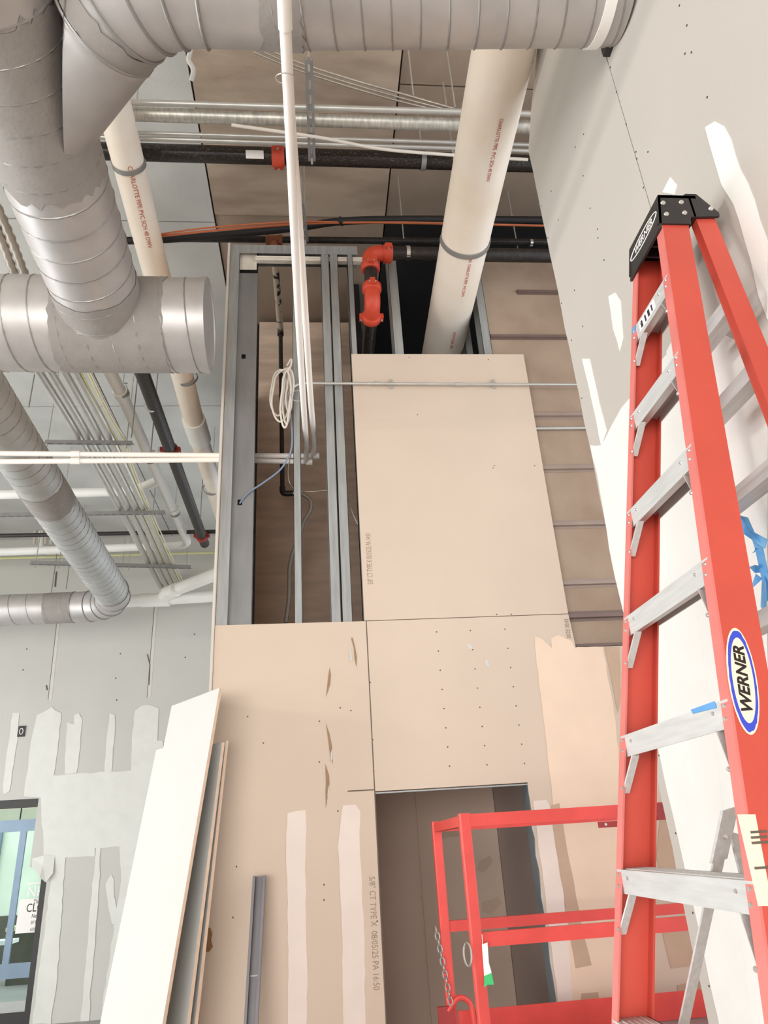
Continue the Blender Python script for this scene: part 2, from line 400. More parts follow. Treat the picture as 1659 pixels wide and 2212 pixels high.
m = MB(); n2 = MB(); q = Vector((-5.55, 14.6, FL)); m.lathe(q, (0,0,1), [(0,0.16),(0.03,0.16),(0.04,0.02),(1.0,0.02)], 12); n2.box(q + Vector((-0.3,-0.2,1.0)), q + Vector((0.3,0.2,1.06)))
T('stand_table', 'thin white stand table behind the window glass', 'table', [('stem', m, 'label_white'), ('top', n2, 'label_white')])
xs0, zs0, zs1 = P(52,2000,Y=D2+0.08).x, P(60,1942,Y=D2+0.08).z, P(60,2015,Y=D2+0.08).z
m = MB(); m.box((xs0 - 0.12, D2 + 0.070, zs1), (xs0 + 0.55, D2 + 0.076, zs0))
sg = tag(obj('closed_notice', m, 'label_white'), 'white paper notice reading CLOSED taped inside the window', 'notice')
hh = (zs0 - zs1)
for s, f, sz in (('This location is', 0.90, 0.085), ('CLOSED', 0.72, 0.17), ('Nearest location', 0.48, 0.08), ('#115', 0.30, 0.07), ('470-817', 0.08, 0.07)):
    text('lettering', s, 'ink_black', sg, (xs0 + 0.10 if s != 'CLOSED' else xs0 + 0.0, D2 + 0.069, zs1 + hh*f), (1,0,0), (0,0,1), sz, align='LEFT', width=0.8)
q = P(58, 1928, Y=D2 + 0.07)
m = MB(); m.box((q.x - 0.02, D2 + 0.074, q.z + 0.12), (q.x + 0.75, D2 + 0.077, q.z + 0.14))
nh = tag(obj('window_lettering', m, 'label_white'), 'white vinyl NH lettering on the window glass above notice', 'sign')
text('lettering', 'N', 'label_white', nh, (q.x + 0.0, D2 + 0.074, q.z), (1,0,0), (0,0,1), 0.22, align='LEFT', width=0.85)
text('lettering', 'H', 'label_white', nh, (q.x + 0.15, D2 + 0.074, q.z), (1,0,0), (0,0,1), 0.22, align='LEFT', width=0.85)
text('lettering', 'HOME', 'label_white', nh, (q.x + 0.36, D2 + 0.074, q.z + 0.04), (1,0,0), (0,0,1), 0.1, align='LEFT')

# ------------------------------------------------------------------ wall on the right
zr = P(1140, 330, X=XR).z
prof = [(-5.0, FL), (YE, FL), (YE, zr)]
for q in ((1147, 240), (1160, 105)):
    w = P(*q, X=XR); prof.append((w.y, w.z))
prof += [(1.4, prof[-1][1] + 0.1), (1.2, ZC + 0.1), (-5.0, ZC + 0.1)]
m = MB(); m.prism([(XR + 0.016, y, z) for y, z in prof], (0.12, 0, 0)); wr = struct('wall_right', m, 'gypsum_core')
ys = P(1362, 300, X=XR).y
def rsheet(pts, mt='drywall_white'):
    b = MB(); b.prism([(XR, y, z) for y, z in pts], (0.016, 0, 0)); return obj('drywall_sheet', b, mt, wr)
rg = [(YE, FL)]
zz = FL
while zz < zr - 0.12:
    zz += random.uniform(0.07, 0.16); rg.append((YE + random.uniform(-0.006, 0.006), min(zz, zr - 0.01)))
rsheet([(ys + 0.003, FL)] + rg + prof[2:5] + [(ys + 0.003, 6.6)])
rsheet([(ys - 1.22, FL), (ys - 0.002, FL), (ys - 0.002, 6.6), (ys - 0.2, 6.65), (ys - 1.22, ZC)])
rsheet([(-5.0, FL), (ys - 1.224, FL), (ys - 1.224, ZC), (-5.0, ZC)])
RM = [[(1524,275),(1545,262),(1565,272),(1580,300),(1600,365),(1630,430),(1659,520),(1659,690),(1640,640),(1610,520),(1585,440),(1560,400),(1545,350)],
      [(1315,640),(1330,632),(1342,650),(1348,730),(1340,760),(1325,710)],
      [(1258,775),(1275,775),(1296,870),(1312,930),(1300,965),(1278,860)],
      [(1432,415),(1449,382),(1464,400),(1458,420)],
      [(1276,962),(1300,962),(1344,880),(1420,790),(1500,700),(1659,760),(1659,2212),(1556,2212),(1428,1640),(1352,1340),(1322,1210),(1294,1040)],
      [(1400,1300),(1428,1300),(1470,1500),(1520,1760),(1585,2212),(1555,2212),(1480,1850),(1425,1560)],
      [(1480,1340),(1508,1330),(1540,1560),(1625,2212),(1600,2212),(1560,1900),(1520,1650)],
      [(1440,760),(1470,700),(1530,900),(1659,1300),(1659,1500),(1560,1200),(1500,1000)],
      [(1410,960),(1440,930),(1480,1000),(1500,1130),(1400,1240)]]
for q in RM: patch(wr, 'joint_compound', q, 'mud_white', X=XR, t=0.002, amp=0.004, step=0.06)
sd = [(1468,12),(1484,55),(1494,113),(1480,116),(1528,210),(1319,145),(1332,198),(1353,268),(1374,328),(1376,343),(1400,328),(1390,405),(1261,290),(1243,318),(1260,380),(1206,475),(1275,450),(1292,514),(1305,562),(1191,413),(1169,445),(1184,514),(1213,655),(1235,735),(1257,860),(1291,495),(1241,627),(1259,705),(1424,1632),(1437,1678),(1460,1800),(1497,1972),(1532,2130)]
dots(wr, 'screw_heads', [P(*q, X=XR) for q in sd], (-1,0,0), 0.0045, 'screw_dark')

# ------------------------------------------------------------------ the part-boarded wall
BT = 0.016
xw0, xw1 = P(503, 1000, Y=D + 0.06).x, P(549, 1000, Y=D + 0.06).x
xl = P(459, 1490, Y=D).x; xj = 0.322; xdr = P(1140, 1690, Y=D).x
z_j = P(791, 1341, Y=D).z; zd = P(970, 1700, Y=D).z; z_s = P(950, 765, Y=D).z; xc = P(1180, 1050, Y=D).x
z_h = P(600, 527, Y=D).z; z_r = P(1290, 1397, Y=D).z
m = MB(); m.box((xl, D + BT, FL), (xj - 0.02, D + BT + 0.15, FL + 0.03)); wc = struct('wall_center', m, 'steel_stud', 'tall stud wall partly boarded with tan drywall')
def sheet(pts, mt='drywall_tan', y=D):
    b = MB(); b.prism([(x, y, z) for x, z in pts], (0, BT, 0)); return obj('drywall_sheet', b, mt, wc)
shA = sheet([(xl, FL), (xj, FL), (xj, z_j - 0.002), (xl, z_j + 0.004)])
shB = sheet([(xj + 0.004, zd), (xdr, zd), (xdr, FL), (2.9, FL), (2.9, z_r), (xc + 0.012, z_r), (xc, z_j - 0.003), (xj + 0.004, z_j - 0.003)])
xct = P(1131, 766, Y=D).x
shC = sheet([(xj - 0.01, z_j + 0.002), (xc, z_j + 0.002), (xct, z_s), (xj - 0.01, z_s)])
# framing: C studs, tracks
def cstud(x, z0, z1, w=0.045, d=0.15, y=D + BT, web=1, mt='steel_stud'):
    b = MB(); t = 0.003
    b.box((x, y, z0), (x + w, y + t, z1)); b.box((x, y + d - t, z0), (x + w, y + d, z1))
    xw = x if web < 0 else x + w - t
    b.box((xw, y, z0), (xw + t, y + d, z1))
    xq = x + w - t if web < 0 else x
    b.box((xq, y, z0), (xq + t, y + 0.012, z1)); b.box((xq, y + d - 0.012, z0), (xq + t, y + d, z1))
    return obj('stud', b, mt, wc)
for px, wpx, web in ((632, 14, 1), (697, 18, 1), (717, 18, -1), (757, 12, 1), (848, 20, -1), (1037, 18, 1)):
    q = P(px, 700, Y=D + BT); cstud(q.x, zd + 0.06, z_h - 0.05, pw(q, wpx), web=web)
q = P(1003, 725, Y=D + 0.5); cstud(q.x, 3.0, z_h - 0.05, pw(q, 15), y=D + 0.5, web=1)
m = MB(); b0 = P(600, 548, Y=D + BT).z
xh = P(772, 540, Y=D).x; m.box((xl, D + BT - 0.003, b0), (xh, D + BT, z_h)); m.box((xl, D + BT, z_h - 0.003), (xh, D + BT + 0.15, z_h)); m.box((xl, D + BT + 0.147, b0), (xh, D + BT + 0.15, z_h))
obj('top_track', m, 'steel_stud', wc)
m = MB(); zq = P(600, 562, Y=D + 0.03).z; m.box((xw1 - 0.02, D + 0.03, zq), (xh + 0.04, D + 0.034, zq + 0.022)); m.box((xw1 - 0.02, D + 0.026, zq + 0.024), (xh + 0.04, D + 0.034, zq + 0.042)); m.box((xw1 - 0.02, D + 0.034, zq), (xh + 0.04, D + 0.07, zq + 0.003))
obj('bridging_channel', m, 'steel_painted_glint', wc)
# door head and jamb
m = MB(); m.box((xj - 0.005, D + BT, zd + 0.004), (xdr + 0.06, D + BT + 0.12, zd + 0.05)); m.box((xj - 0.005, D + 0.004, zd - 0.014), (xdr, D + 0.06, zd - 0.006)); obj('door_head_track', m, 'steel_stud', wc)
m = MB(); m.box((xdr + 0.004, D + BT, FL), (xdr + 0.010, D + BT + 0.15, zd)); m.box((xdr + 0.006, D + BT + 0.146, FL), (xdr + 0.05, D + BT + 0.15, zd)); obj('door_jamb_stud', m, 'steel_jamb', wc)
pts = [(xdr - 0.001, zd)]; zz = zd
while zz > FL + 0.1: zz -= random.uniform(0.05, 0.13); pts.append((xdr + random.uniform(-0.012, 0.002), zz))
m = MB(); m.prism([(x, D + 0.001, z) for x, z in pts] + [(xdr + 0.003, D + 0.001, zz), (xdr + 0.003, D + 0.001, zd)], (0, 0.013, 0)); obj('cut_edge', m, 'board_white', wc)
m = MB(); q0, q1 = P(751, 1709, Y=D), P(808, 1706, Y=D); m.box((q0.x, D - 0.0015, q0.z - 0.004), (q1.x, D - 0.0002, q0.z + 0.003)); obj('saw_cut', m, 'ink', wc)
m = MB(); m.box((xj - 0.002, D - 0.0004, FL), (xj + 0.005, D + 0.012, z_j)); obj('board_joint', m, 'ink', wc)
# end return on the left: board edge and deep corner stud whose web faces the room
m = MB(); m.box((xl - 0.022, D - 0.004, FL), (xl - 0.002, 6.9, z_h)); obj('return_board', m, 'gypsum_core', wc)
m = MB(); m.box((xl - 0.020, D - 0.006, z_j - 0.5), (xl - 0.006, D - 0.003, z_h)); obj('board_edge_paper', m, 'board_white', wc)
m = MB(); m.box((xl, D + 0.012, z_j - 0.4), (xw0 + 0.004, D + 0.016, z_h)); m.box((xl, D + 0.016, z_j - 0.4), (xl + 0.003, D + 0.06, z_h)); obj('corner_stud', m, 'steel_stud', wc)
zq2 = P(530, 590, Y=D + 0.06).z
hk = []
for px, py in ((526, 770), (518, 1085)):
    hk.append(P(px, py, Y=D + 0.06))
m = MB(); y0, y1 = D + 0.06, D + 0.064
zs = sorted([2.3] + sum([[h.z - 0.022, h.z + 0.022] for h in hk], []) + [zq2])
for i in range(len(zs) - 1):
    if i % 2 == 0: m.box((xw0, y0, zs[i]), (xw1, y1, zs[i+1]))
    else:
        hx = [h.x for h in hk if abs(h.z - (zs[i]+zs[i+1])/2) < 0.01][0]
        m.box((xw0, y0, zs[i]), (hx - 0.016, y1, zs[i+1])); m.box((hx + 0.016, y0, zs[i]), (xw1, y1, zs[i+1]))
m.box((xw0, y0 - 0.035, 2.3), (xw0 + 0.003, y0, zq2)); m.box((xw1 - 0.003, y1, 2.3), (xw1, y1 + 0.04, zq2))
obj('wide_stud', m, 'steel_web', wc)
m = MB(); m.box((xw0 + 0.004, D + 0.055, zq2 + 0.035), (xw1 - 0.01, D + 0.059, z_h - 0.02)); obj('stud_clip', m, 'steel_painted_glint', wc)
m = MB(); m.box((xw0, D + 0.075, 2.3), (xw1, D + 0.08, z_h)); obj('knockout_shade_strip', m, 'shade_black', wc)  # added dark strip, paints the shade inside the stud knockouts
# liner board with hat channels at the right
q = P(1052, 700, Y=4.62)
m = MB(); m.box((q.x, 4.62, z_r - 0.3), (3.2, 4.65, P(1100, 540, Y=4.62).z)); ln = obj('liner_board', m, 'gypsum_brown', wc)
def hat(px0, py, zpx, mt='hat_channel', y=4.62):
    a = P(px0, py, Y=y - 0.02); h = pw(a, zpx)/2
    m = MB(); x0, x1, z = a.x, 3.1, a.z
    sec = [(4.62, z - h*1.5), (4.617, z - h*1.5), (4.617, z - h*0.75), (4.597, z - h*0.55), (4.597, z + h*0.55), (4.617, z + h*0.75), (4.617, z + h*1.5), (4.62, z + h*1.5)]
    m.prism([(x0, yy, zz) for yy, zz in sec], (x1 - x0, 0, 0)); return obj('hat_channel', m, mt, wc)
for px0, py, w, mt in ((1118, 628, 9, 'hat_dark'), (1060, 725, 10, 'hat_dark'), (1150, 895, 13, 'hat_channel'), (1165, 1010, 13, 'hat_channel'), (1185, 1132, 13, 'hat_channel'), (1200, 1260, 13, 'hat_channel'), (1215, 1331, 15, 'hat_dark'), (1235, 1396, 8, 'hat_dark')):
    hat(px0, py, w, mt)
a = P(1150, 925, Y=4.60); m = MB(); m.tube([(a.x, 4.605, a.z), (3.1, 4.605, a.z)], pw(a, 7)/2, 10); obj('back_conduit', m, 'conduit', wc, True)
# skim coats, tears, stains, prints
CM = [(shA, [(621,1757),(660,1750),(662,1790),(660,1900),(664,2100),(662,2212),(622,2212),(622,2000),(618,1850)], 'mud_pink'),
      (shA, [(741,1740),(768,1738),(778,1752),(778,1850),(786,2000),(790,2212),(742,2212),(738,2000),(732,1850),(730,1830)], 'mud_pink'),
      (shB, [(1155,1375),(1170,1380),(1192,1400),(1190,1380),(1205,1372),(1235,1385),(1242,1400),(1246,1398),(1302,1397),(1330,1560),(1346,1740),(1346,2212),(1235,2212),(1220,1900),(1195,1740),(1175,1560),(1158,1420)], 'mud_peach'),
      (shB, [(1152,1730),(1180,1728),(1200,1760),(1215,1900),(1230,2060),(1240,2212),(1212,2212),(1180,1960)], 'mud_pink'),
      (shA, [(437,2005),(455,2004),(459,2018),(456,2030),(460,2045),(452,2056),(436,2056)], 'brown_stain')]
for pr, q, mt in CM: patch(pr, 'joint_compound' if 'mud' in mt else 'water_stain', q, mt, Y=D, t=0.0015, amp=0.004, step=0.05)
for q in ([(1188,1740),(1208,1735),(1230,1860),(1255,1990),(1278,2085),(1243,2092),(1220,1950),(1200,1830)], [(1256,2146),(1292,2143),(1300,2195),(1250,2195)],
          [(1428,1756),(1450,1750),(1490,1940),(1440,1945),(1418,1850)], [(1430,2010),(1492,2005),(1510,2085),(1450,2092)], [(1463,2128),(1513,2120),(1522,2160),(1468,2165)], [(1306,1397),(1338,1397),(1342,1500),(1335,1540)]):
    patch(shB, 'bare_paper_patch', q, 'tan_patch', Y=D - 0.0016, t=0.0006, amp=0.003, step=0.06)
for q in ([(758,1378),(762,1378),(767,1398),(771,1420),(770,1441),(766,1425),(764,1400)], [(712,1442),(715,1460),(713,1480),(708,1495),(704,1505),(707,1480),(709,1460)],
          [(704,1563),(712,1585),(717,1610),(719,1650),(713,1630),(709,1600)], [(703,1650),(711,1675),(712,1692),(708,1720),(704,1745),(703,1710),(704,1690)]):
    patch(shA, 'torn_gash', q, 'torn_paper', Y=D, t=0.0012, amp=0.001, step=0.05)
for q in ([(714,1628),(717,1618),(718,1640),(716,1645)], [(708,1708),(711,1694),(711,1712),(707,1722)], [(754,1400),(757,1403),(761,1425),(757,1428)]):
    patch(shA, 'paper_curl', q, 'board_white', Y=D - 0.001, t=0.003, amp=0.001, step=0.05)
for q in ([(1007,1392),(1016,1392),(1022,1402),(1015,1402)], [(1047,1428),(1052,1424),(1058,1440),(1050,1438)]):
    patch(shB, 'paper_scuff', q, 'board_white', Y=D, t=0.001, amp=0.001, step=0.05)
sp = []
for i in range(8):
    t = i/7
    for xa_, xb_ in ((943, 971), (1016, 1052), (1091, 1133)): sp.append(P(xa_ + (xb_ - xa_)*t, 1365 + 290*t - (xa_ - 943)*0.04, Y=D))
sp += [P(*q, Y=D) for q in [(735,1529),(758,1535),(690,1558),(690,1646),(535,1548),(569,1605),(730,1752),(503,1982),(511,1872),(800,1474),(805,1598),(807,1665),(1065,1011),(1068,1006),(1155,1006),(902,896),(884,772),(1055,777),(1073,1327),(1105,1327),(815,1990),(700,1911),(700,1944)]]
dots(wc, 'screw_heads', sp, (0,-1,0), 0.0055, 'ink')
q0, q1 = P(803, 1897, Y=D), P(813, 2135, Y=D)
text('board_print', '5/8" CT TYPE X  08/05/25 PA 16:50', 'ink_print', shA, ((q0.x+q1.x)/2, D - 0.0006, (q0.z+q1.z)/2), q1 - q0, (1,0,0), 0.048, ext=0.0004, width=0.77)
q0, q1 = P(802, 1285, Y=D), P(794, 1130, Y=D)
text('board_print', '5/8" CT TYPE X 03/15/25 PA 14:01', 'ink_print', shC, ((q0.x+q1.x)/2, D - 0.0006, (q0.z+q1.z)/2), q1 - q0, (-1,0,0), 0.052, ext=0.0004, width=0.50)
q0, q1 = P(1231, 1388, Y=D), P(1222, 1328, Y=D)
text('board_print', '30/25 00:42', 'ink_print', shB, ((q0.x+q1.x)/2, D - 0.0022, (q0.z+q1.z)/2), q1 - q0, (-1,0,0), 0.04, ext=0.0004, width=0.72)

# ------------------------------------------------------------------ closet behind the door opening, shaft above it
yc = 6.0
m = MB(); m.box((-0.66, yc, FL), (1.6, yc + 0.03, 2.95)); cb = struct('wall_closet_back', m, 'closet_board')
for px0, px1 in ((700, 911), (913, 1092)):
    a, b = P(px0, 1950, Y=yc - 0.012).x, P(px1, 1950, Y=yc - 0.012).x
    m = MB(); m.box((a + 0.003, yc - 0.013, FL), (b - 0.003, yc, 2.9)); obj('drywall_sheet', m, 'closet_board', cb)
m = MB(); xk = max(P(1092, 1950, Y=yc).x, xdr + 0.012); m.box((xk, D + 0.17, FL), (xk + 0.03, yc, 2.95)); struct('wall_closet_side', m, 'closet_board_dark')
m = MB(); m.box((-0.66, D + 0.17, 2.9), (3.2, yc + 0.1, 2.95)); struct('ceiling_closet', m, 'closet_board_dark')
for q in ([(1035,1860),(1058,1848),(1065,1860),(1045,1885),(1030,1880)], [(1040,1950),(1075,1935),(1085,1950),(1060,1975),(1042,1970)], [(940,1790),(1000,1785),(1020,1800),(950,1812)]):
    patch(cb, 'joint_compound', q, 'drywall_buff', Y=yc - 0.013, t=0.001, amp=0.01, step=0.04)
dots(cb, 'screw_heads', [P(*q, Y=yc - 0.013) for q in [(905,1820),(909,1940),(914,1934),(919,1990),(914,2010),(923,2063),(918,2080),(1075,1832),(893,1828)]], (0,-1,0), 0.006, 'screw_light')
ysb = 6.85
xs1 = P(772, 1100, Y=ysb).x; xs0_ = P(557, 900, Y=ysb).x
m = MB(); m.box((xs0_, ysb, 2.95), (xs1, ysb + 0.1, ZC - 0.05)); struct('wall_shaft_back', m, 'shaft_wall')
m = MB(); m.box((-0.66, 9.0, 2.9), (5.5, 9.2, ZC + 0.1)); m.box((xs1 + 0.03, ysb - 0.6, 2.95), (xs1 + 0.10, 9.0, ZC)); m.box((-0.64, ysb + 0.1, 2.95), (-0.6, 9.0, ZC)); m.box((5.2, 4.7, FL), (5.4, 9.1, ZC)); struct('wall_shaft_far', m, 'shade_black')  # walls coloured black so the shaft reads as unlit
m = MB(); m.box((1.6, 4.64, FL), (5.3, 4.66, z_r)); struct('wall_back_fill', m, 'shade_black')

# ================================================================== DUCTWORK
def elev(px, py): r = ray(px, py); return math.atan2(r.z, r.y)
def helix(a, b, r, pitch, tr=0.006, seg=22, phase=0.0, n=5):
    a, b = Vector(a), Vector(b); d = (b-a); L = d.length; d.normalize(); u, w = frame(d); k = int(L/pitch*seg)
    m = MB(); m.tube([a + d*(L*i/k) + (u*math.cos(2*math.pi*i/seg + phase) + w*math.sin(2*math.pi*i/seg + phase))*r for i in range(k+1)], tr, n); return m
def duct_body(a, b, r, n=40): m = MB(); m.tube([a, b], r, n); return m
def band(a, d, w, r, n=40, ragged=0.0):
    d = Vector(d).normalized(); u, v = frame(d); m = MB(); vs = []; a = Vector(a)
    for k in (0, 1):
        for j in range(n):
            th = 2*math.pi*j/n; vs.append(a + d*(w*k + random.uniform(-1, 1)*ragged) + (u*math.cos(th) + v*math.sin(th))*(r + 0.003))
    m.add(vs, [[j, (j+1) % n, n + (j+1) % n, n + j] for j in range(n)]); return m
R0 = 0.22
e = elev(1312, 104); Pt = P(1312, 104, X=XR - 0.01); AR = Pt + Vector((0, -math.sin(e), math.cos(e)))*R0
DZ = AR.z
e = elev(440, 105); Pt = P(440, 105, Z=DZ - R0*math.cos(e)); AL = Pt + Vector((0, -math.sin(e), math.cos(e)))*R0
J0, J1 = P(112, 371, Z=DZ), P(176, 550, Z=DZ)
d1 = (J1 - J0).normalized(); r1 = pw(J1, 96)
# main duct with end cap
eb, et = elev(460, 806), elev(455, 600); em, hf = (eb + et)/2, (eb - et)/2
dist = (DZ - CAM.z)/math.sin(em); r2 = abs(dist*math.sin(hf)); y2 = dist*math.cos(em)
eb0, et0 = elev(0, 800), elev(0, 594); y20 = (DZ - CAM.z)/math.tan((eb0 + et0)/2)
M1 = Vector((P(447, 700, Y=y2).x, y2, DZ)); M0 = Vector((P(-40, 696, Y=y20).x, y20, DZ)); dm = (M1 - M0).normalized(); M0 = M1 - dm*4.6
t = thing('spiral_duct', 'main galvanized spiral duct with flat end cap beside the stud wall', 'duct', (M1.x - 1.5, y2, DZ - r2), 'spiral ducts')
obj('duct_body', duct_body(M0, M1, r2, 48), 'galv_duct', t, True)
obj('spiral_seam', helix(M0, M1, r2, 0.155), 'duct_seam', t, True)
m = MB(); m.lathe(M1 - dm*0.01, dm, [(0, r2 + 0.007), (0.03, r2 + 0.007), (0.03, r2 - 0.02), (0.022, r2 - 0.03)], 48); obj('end_cap', m, 'galv_duct', t, True)
tp = M0 + dm*((J1.x - M0.x)/dm.x) + Vector((d1.x*0.35, 0, 0))       # where the branch duct lands
obj('sealant_band', band(tp - dm*(r1 + 0.02), dm, 2*r1 + 0.16, r2, 48, 0.012), 'sealant', t, True)
# duct running towards the camera, joining the main duct
A1 = Vector((tp.x, tp.y, DZ)); A0 = A1 - d1*4.3
t = thing('spiral_duct', 'wide galvanized spiral duct running overhead into the main duct', 'duct', (A0.x, 2.0, DZ - r1), 'spiral ducts')
obj('duct_body', duct_body(A0, A1, r1, 48), 'galv_duct', t, True)
obj('spiral_seam', helix(A0, A1, r1, 0.15), 'duct_seam', t, True)
ef = A1 - d1*(r2 + 0.02)
obj('sealant_band', band(ef - d1*0.10, d1, 0.2, r1, 48, 0.008), 'sealant', t, True)
# saddle branch with gored elbow and the duct crossing to the right wall
J = P(150, 165, Z=DZ); K = Vector((J.x + (J.y - AL.y)*0.95, AL.y, DZ))
AL2 = Vector((max(AL.x, K.x + 0.5), AL.y, DZ))
dj = (J - K).normalized()
sd0 = J + (-dj)*0.02
obj('sealant_band', band(A0 + d1*((J - A0).dot(d1) - 0.35), d1, 0.85, r1, 48, 0.03), 'sealant', t, True)
path = fillet([AL2, K, J], 0.62, 4)
t0 = thing('spiral_duct', 'spiral duct with gored elbow crossing to the right wall', 'duct', (0.3, AL.y, DZ - R0), 'spiral ducts')
obj('duct_body', duct_body(AL2, AR, R0, 48), 'galv_duct', t0, True)
obj('spiral_seam', helix(AL2, AR, R0, 0.115, 0.005), 'duct_seam', t0, True)
m = MB(); m.tube(path[:-1], R0, 48); obj('elbow', m, 'galv_duct', t0, True)
rb = MB()
for i in range(1, len(path) - 1):
    dd = (path[i+1] - path[i-1]).normalized(); u, w = frame(dd)
    rb.tube([path[i] + (u*math.cos(2*math.pi*j/40) + w*math.sin(2*math.pi*j/40))*(R0 + 0.004) for j in range(40)], 0.007, 6, closed=True)
obj('elbow_seam', rb, 'duct_seam', t0, True)
q = path[-2]; obj('sealant_band', band(path[-3].lerp(q, 0.2), q - path[-3], (q - path[-3]).length*0.75, R0 + 0.002, 48, 0.008), 'sealant', t0, True)
m = MB(); u, w = frame(dj); cv = P(150, 300, Z=DZ) - P(147, 30, Z=DZ); nh_ = Vector((cv.y, -cv.x, 0)); vs = []; NN = 48
for tt, rr_, cut in ((0.0, R0 + 0.006, 0), (0.02, R0 + 0.012, 0), (0.04, R0 + 0.008, 0), (0.2, R0*1.06, 1)):
    for jj in range(NN):
        th = 2*math.pi*jj/NN; pv = q + dj*tt + (u*math.cos(th) + w*math.sin(th))*rr_
        kk = (J - pv).dot(nh_)/dj.dot(nh_)
        if cut or kk < 0: pv = pv + dj*kk
        vs.append(pv)
m.add(vs, [[a_*NN + jj, a_*NN + (jj+1) % NN, (a_+1)*NN + (jj+1) % NN, (a_+1)*NN + jj] for a_ in range(3) for jj in range(NN)])
obj('saddle_cone', m, 'galv_duct', t0, True)
obj('sealant_band', band(AL2 - Vector((0.02, 0, 0)), (1, 0, 0), 0.16, R0, 48, 0.012), 'sealant', t0, True)
dxx = (AR - AL2).normalized(); q = P(1285, 60, Z=DZ - R0*0.6)
m = MB(); kx = (q.x - AL2.x)/dxx.x; m.tube([AL2 + dxx*(kx - 0.02), AL2 + dxx*(kx + 0.025)], R0 + 0.006, 48); obj('draw_band', m, 'label_white', t0, True)
m = MB(); q = P(1318, 108, X=XR - 0.01); m.box(q + Vector((-0.02, -0.02, 0.0)), q + Vector((0.01, 0.03, 0.05))); obj('wall_bracket', m, 'black_plastic', t0)
# far duct with elbow
Z3 = 5.75
pts = [P(30, 950, Z=Z3), P(150, 1140, Z=Z3), P(203, 1213, Z=Z3), P(262, 1308, Z=Z3)]
r3 = pw(P(175, 1175, Z=Z3), 41)
E0 = pts[0]; E1 = pts[-1]; dd = (E1 - pts[1]).normalized(); E0 = E1 - dd*8.2
V = Vector((E1.x - 4.5, E1.y + 0.1, Z3))
pth = fillet([E0, E1, V], 0.75, 5)
t = thing('spiral_duct', 'far spiral duct turning left along the grey back wall', 'duct', (E1.x, E1.y - 3, Z3 - r3), 'spiral ducts')
m = MB(); m.tube([pth[0], pth[1]], r3, 36); obj('duct_body', m, 'galv_duct_far', t, True)
obj('spiral_seam', helix(pth[0], pth[1], r3, 0.16, 0.006, 18), 'duct_seam', t, True)
m = MB(); m.tube(pth[1:-1], r3, 36); obj('elbow', m, 'galv_duct', t, True)
rb = MB()
for i in range(1, len(pth) - 1):
    d_ = (pth[i+1] - pth[i-1]).normalized(); u, w = frame(d_)
    rb.tube([pth[i] + (u*math.cos(2*math.pi*j/32) + w*math.sin(2*math.pi*j/32))*(r3 + 0.004) for j in range(32)], 0.01, 5, closed=True)
obj('elbow_seam', rb, 'duct_seam', t, True)
m = MB(); m.tube([pth[-2], pth[-1]], r3, 36); obj('duct_body', m, 'galv_duct', t, True)
obj('spiral_seam', helix(pth[-2], pth[-1], r3, 0.27, 0.007, 18), 'duct_seam', t, True)
obj('sealant_band', band(pth[-2], pth[-1] - pth[-2], 0.42, r3, 36, 0.01), 'sealant', t, True)
q = P(125, 1040, Z=Z3); k_ = (q - E0).dot(dd); obj('sealant_band', band(E0 + dd*k_, dd, 0.5, r3, 36, 0.02), 'sealant', t, True)

# ================================================================== PIPES OVERHEAD
def pipe(name, label, cat, path, r, mt, group=None, n=16, parts=()):
    m = MB(); m.tube(path, r, n)
    zs = min(v.z for v in m.v); base = Vector(path[len(path)//2]); base.z = zs
    if not parts:
        o = obj(name, m, mt, None, True); return tag(o, label, cat, group)
    t = thing(name, label, cat, base, group); obj('pipe', m, mt, t, True)
    for nm, mb, mm in parts: obj(nm, mb, mm, t, True)
    return t
def ring(c, d, r, w, mt=None, n=20): m = MB(); m.lathe(Vector(c) - Vector(d).normalized()*w/2, d, [(0, r*0.6), (0, r), (w, r), (w, r*0.6)], n); return m
def rod(a, b, r=0.006): m = MB(); m.tube([a, b], r, 6); return m
def clevis(label, c, d, r, top, side=1):
    """strap hanger: hoop under the pipe, bolt at the top, threaded rod to the deck"""
    d = Vector(d).normalized(); s = Vector((1, 0, 0)) if abs(d.y) > 0.5 else Vector((0, 1, 0)); c = Vector(c)
    t = thing('pipe_hanger', label, 'hanger', c + Vector((0, 0, -r - 0.01)), 'pipe hangers')
    hw = 0.02; m = MB(); prev = None; vs = []
    N = 20
    for j in range(N + 1):
        th = math.pi*(1.0 + 0.0) + math.pi*j/N
        for rr in (r + 0.004, r + 0.010):
            for h in (-hw, hw): vs.append(c + s*math.cos(th)*rr + Vector((0, 0, math.sin(th)*rr)) + d*h)
    for sg in (-1, 1):
        pass
    fs = []
    for j in range(N):
        a = j*4; b = a + 4
        fs += [[a, a+1, b+1, b], [a+2, b+2, b+3, a+3], [a, b, b+2, a+2], [a+1, a+3, b+3, b+1]]
    m.add(vs, fs)
    for sg in (-1, 1):
        p0 = c + s*sg*(r + 0.007); p1 = c + s*sg*0.02 + Vector((0, 0, r*1.75))
        m.bar(p0, p1, d, (p1 - p0).cross(d), hw, 0.003)
    obj('strap', m, 'strut_grey', t, True)
    m = MB(); m.tube([c + s*(-0.05) + Vector((0,0,r*1.7)), c + s*0.05 + Vector((0,0,r*1.7))], 0.009, 8); obj('bolt', m, 'rivet', t, True)
    obj('threaded_rod', rod(c + Vector((0,0,r*1.7)), Vector((c.x, c.y, top)), 0.007), 'conduit', t)
    return t
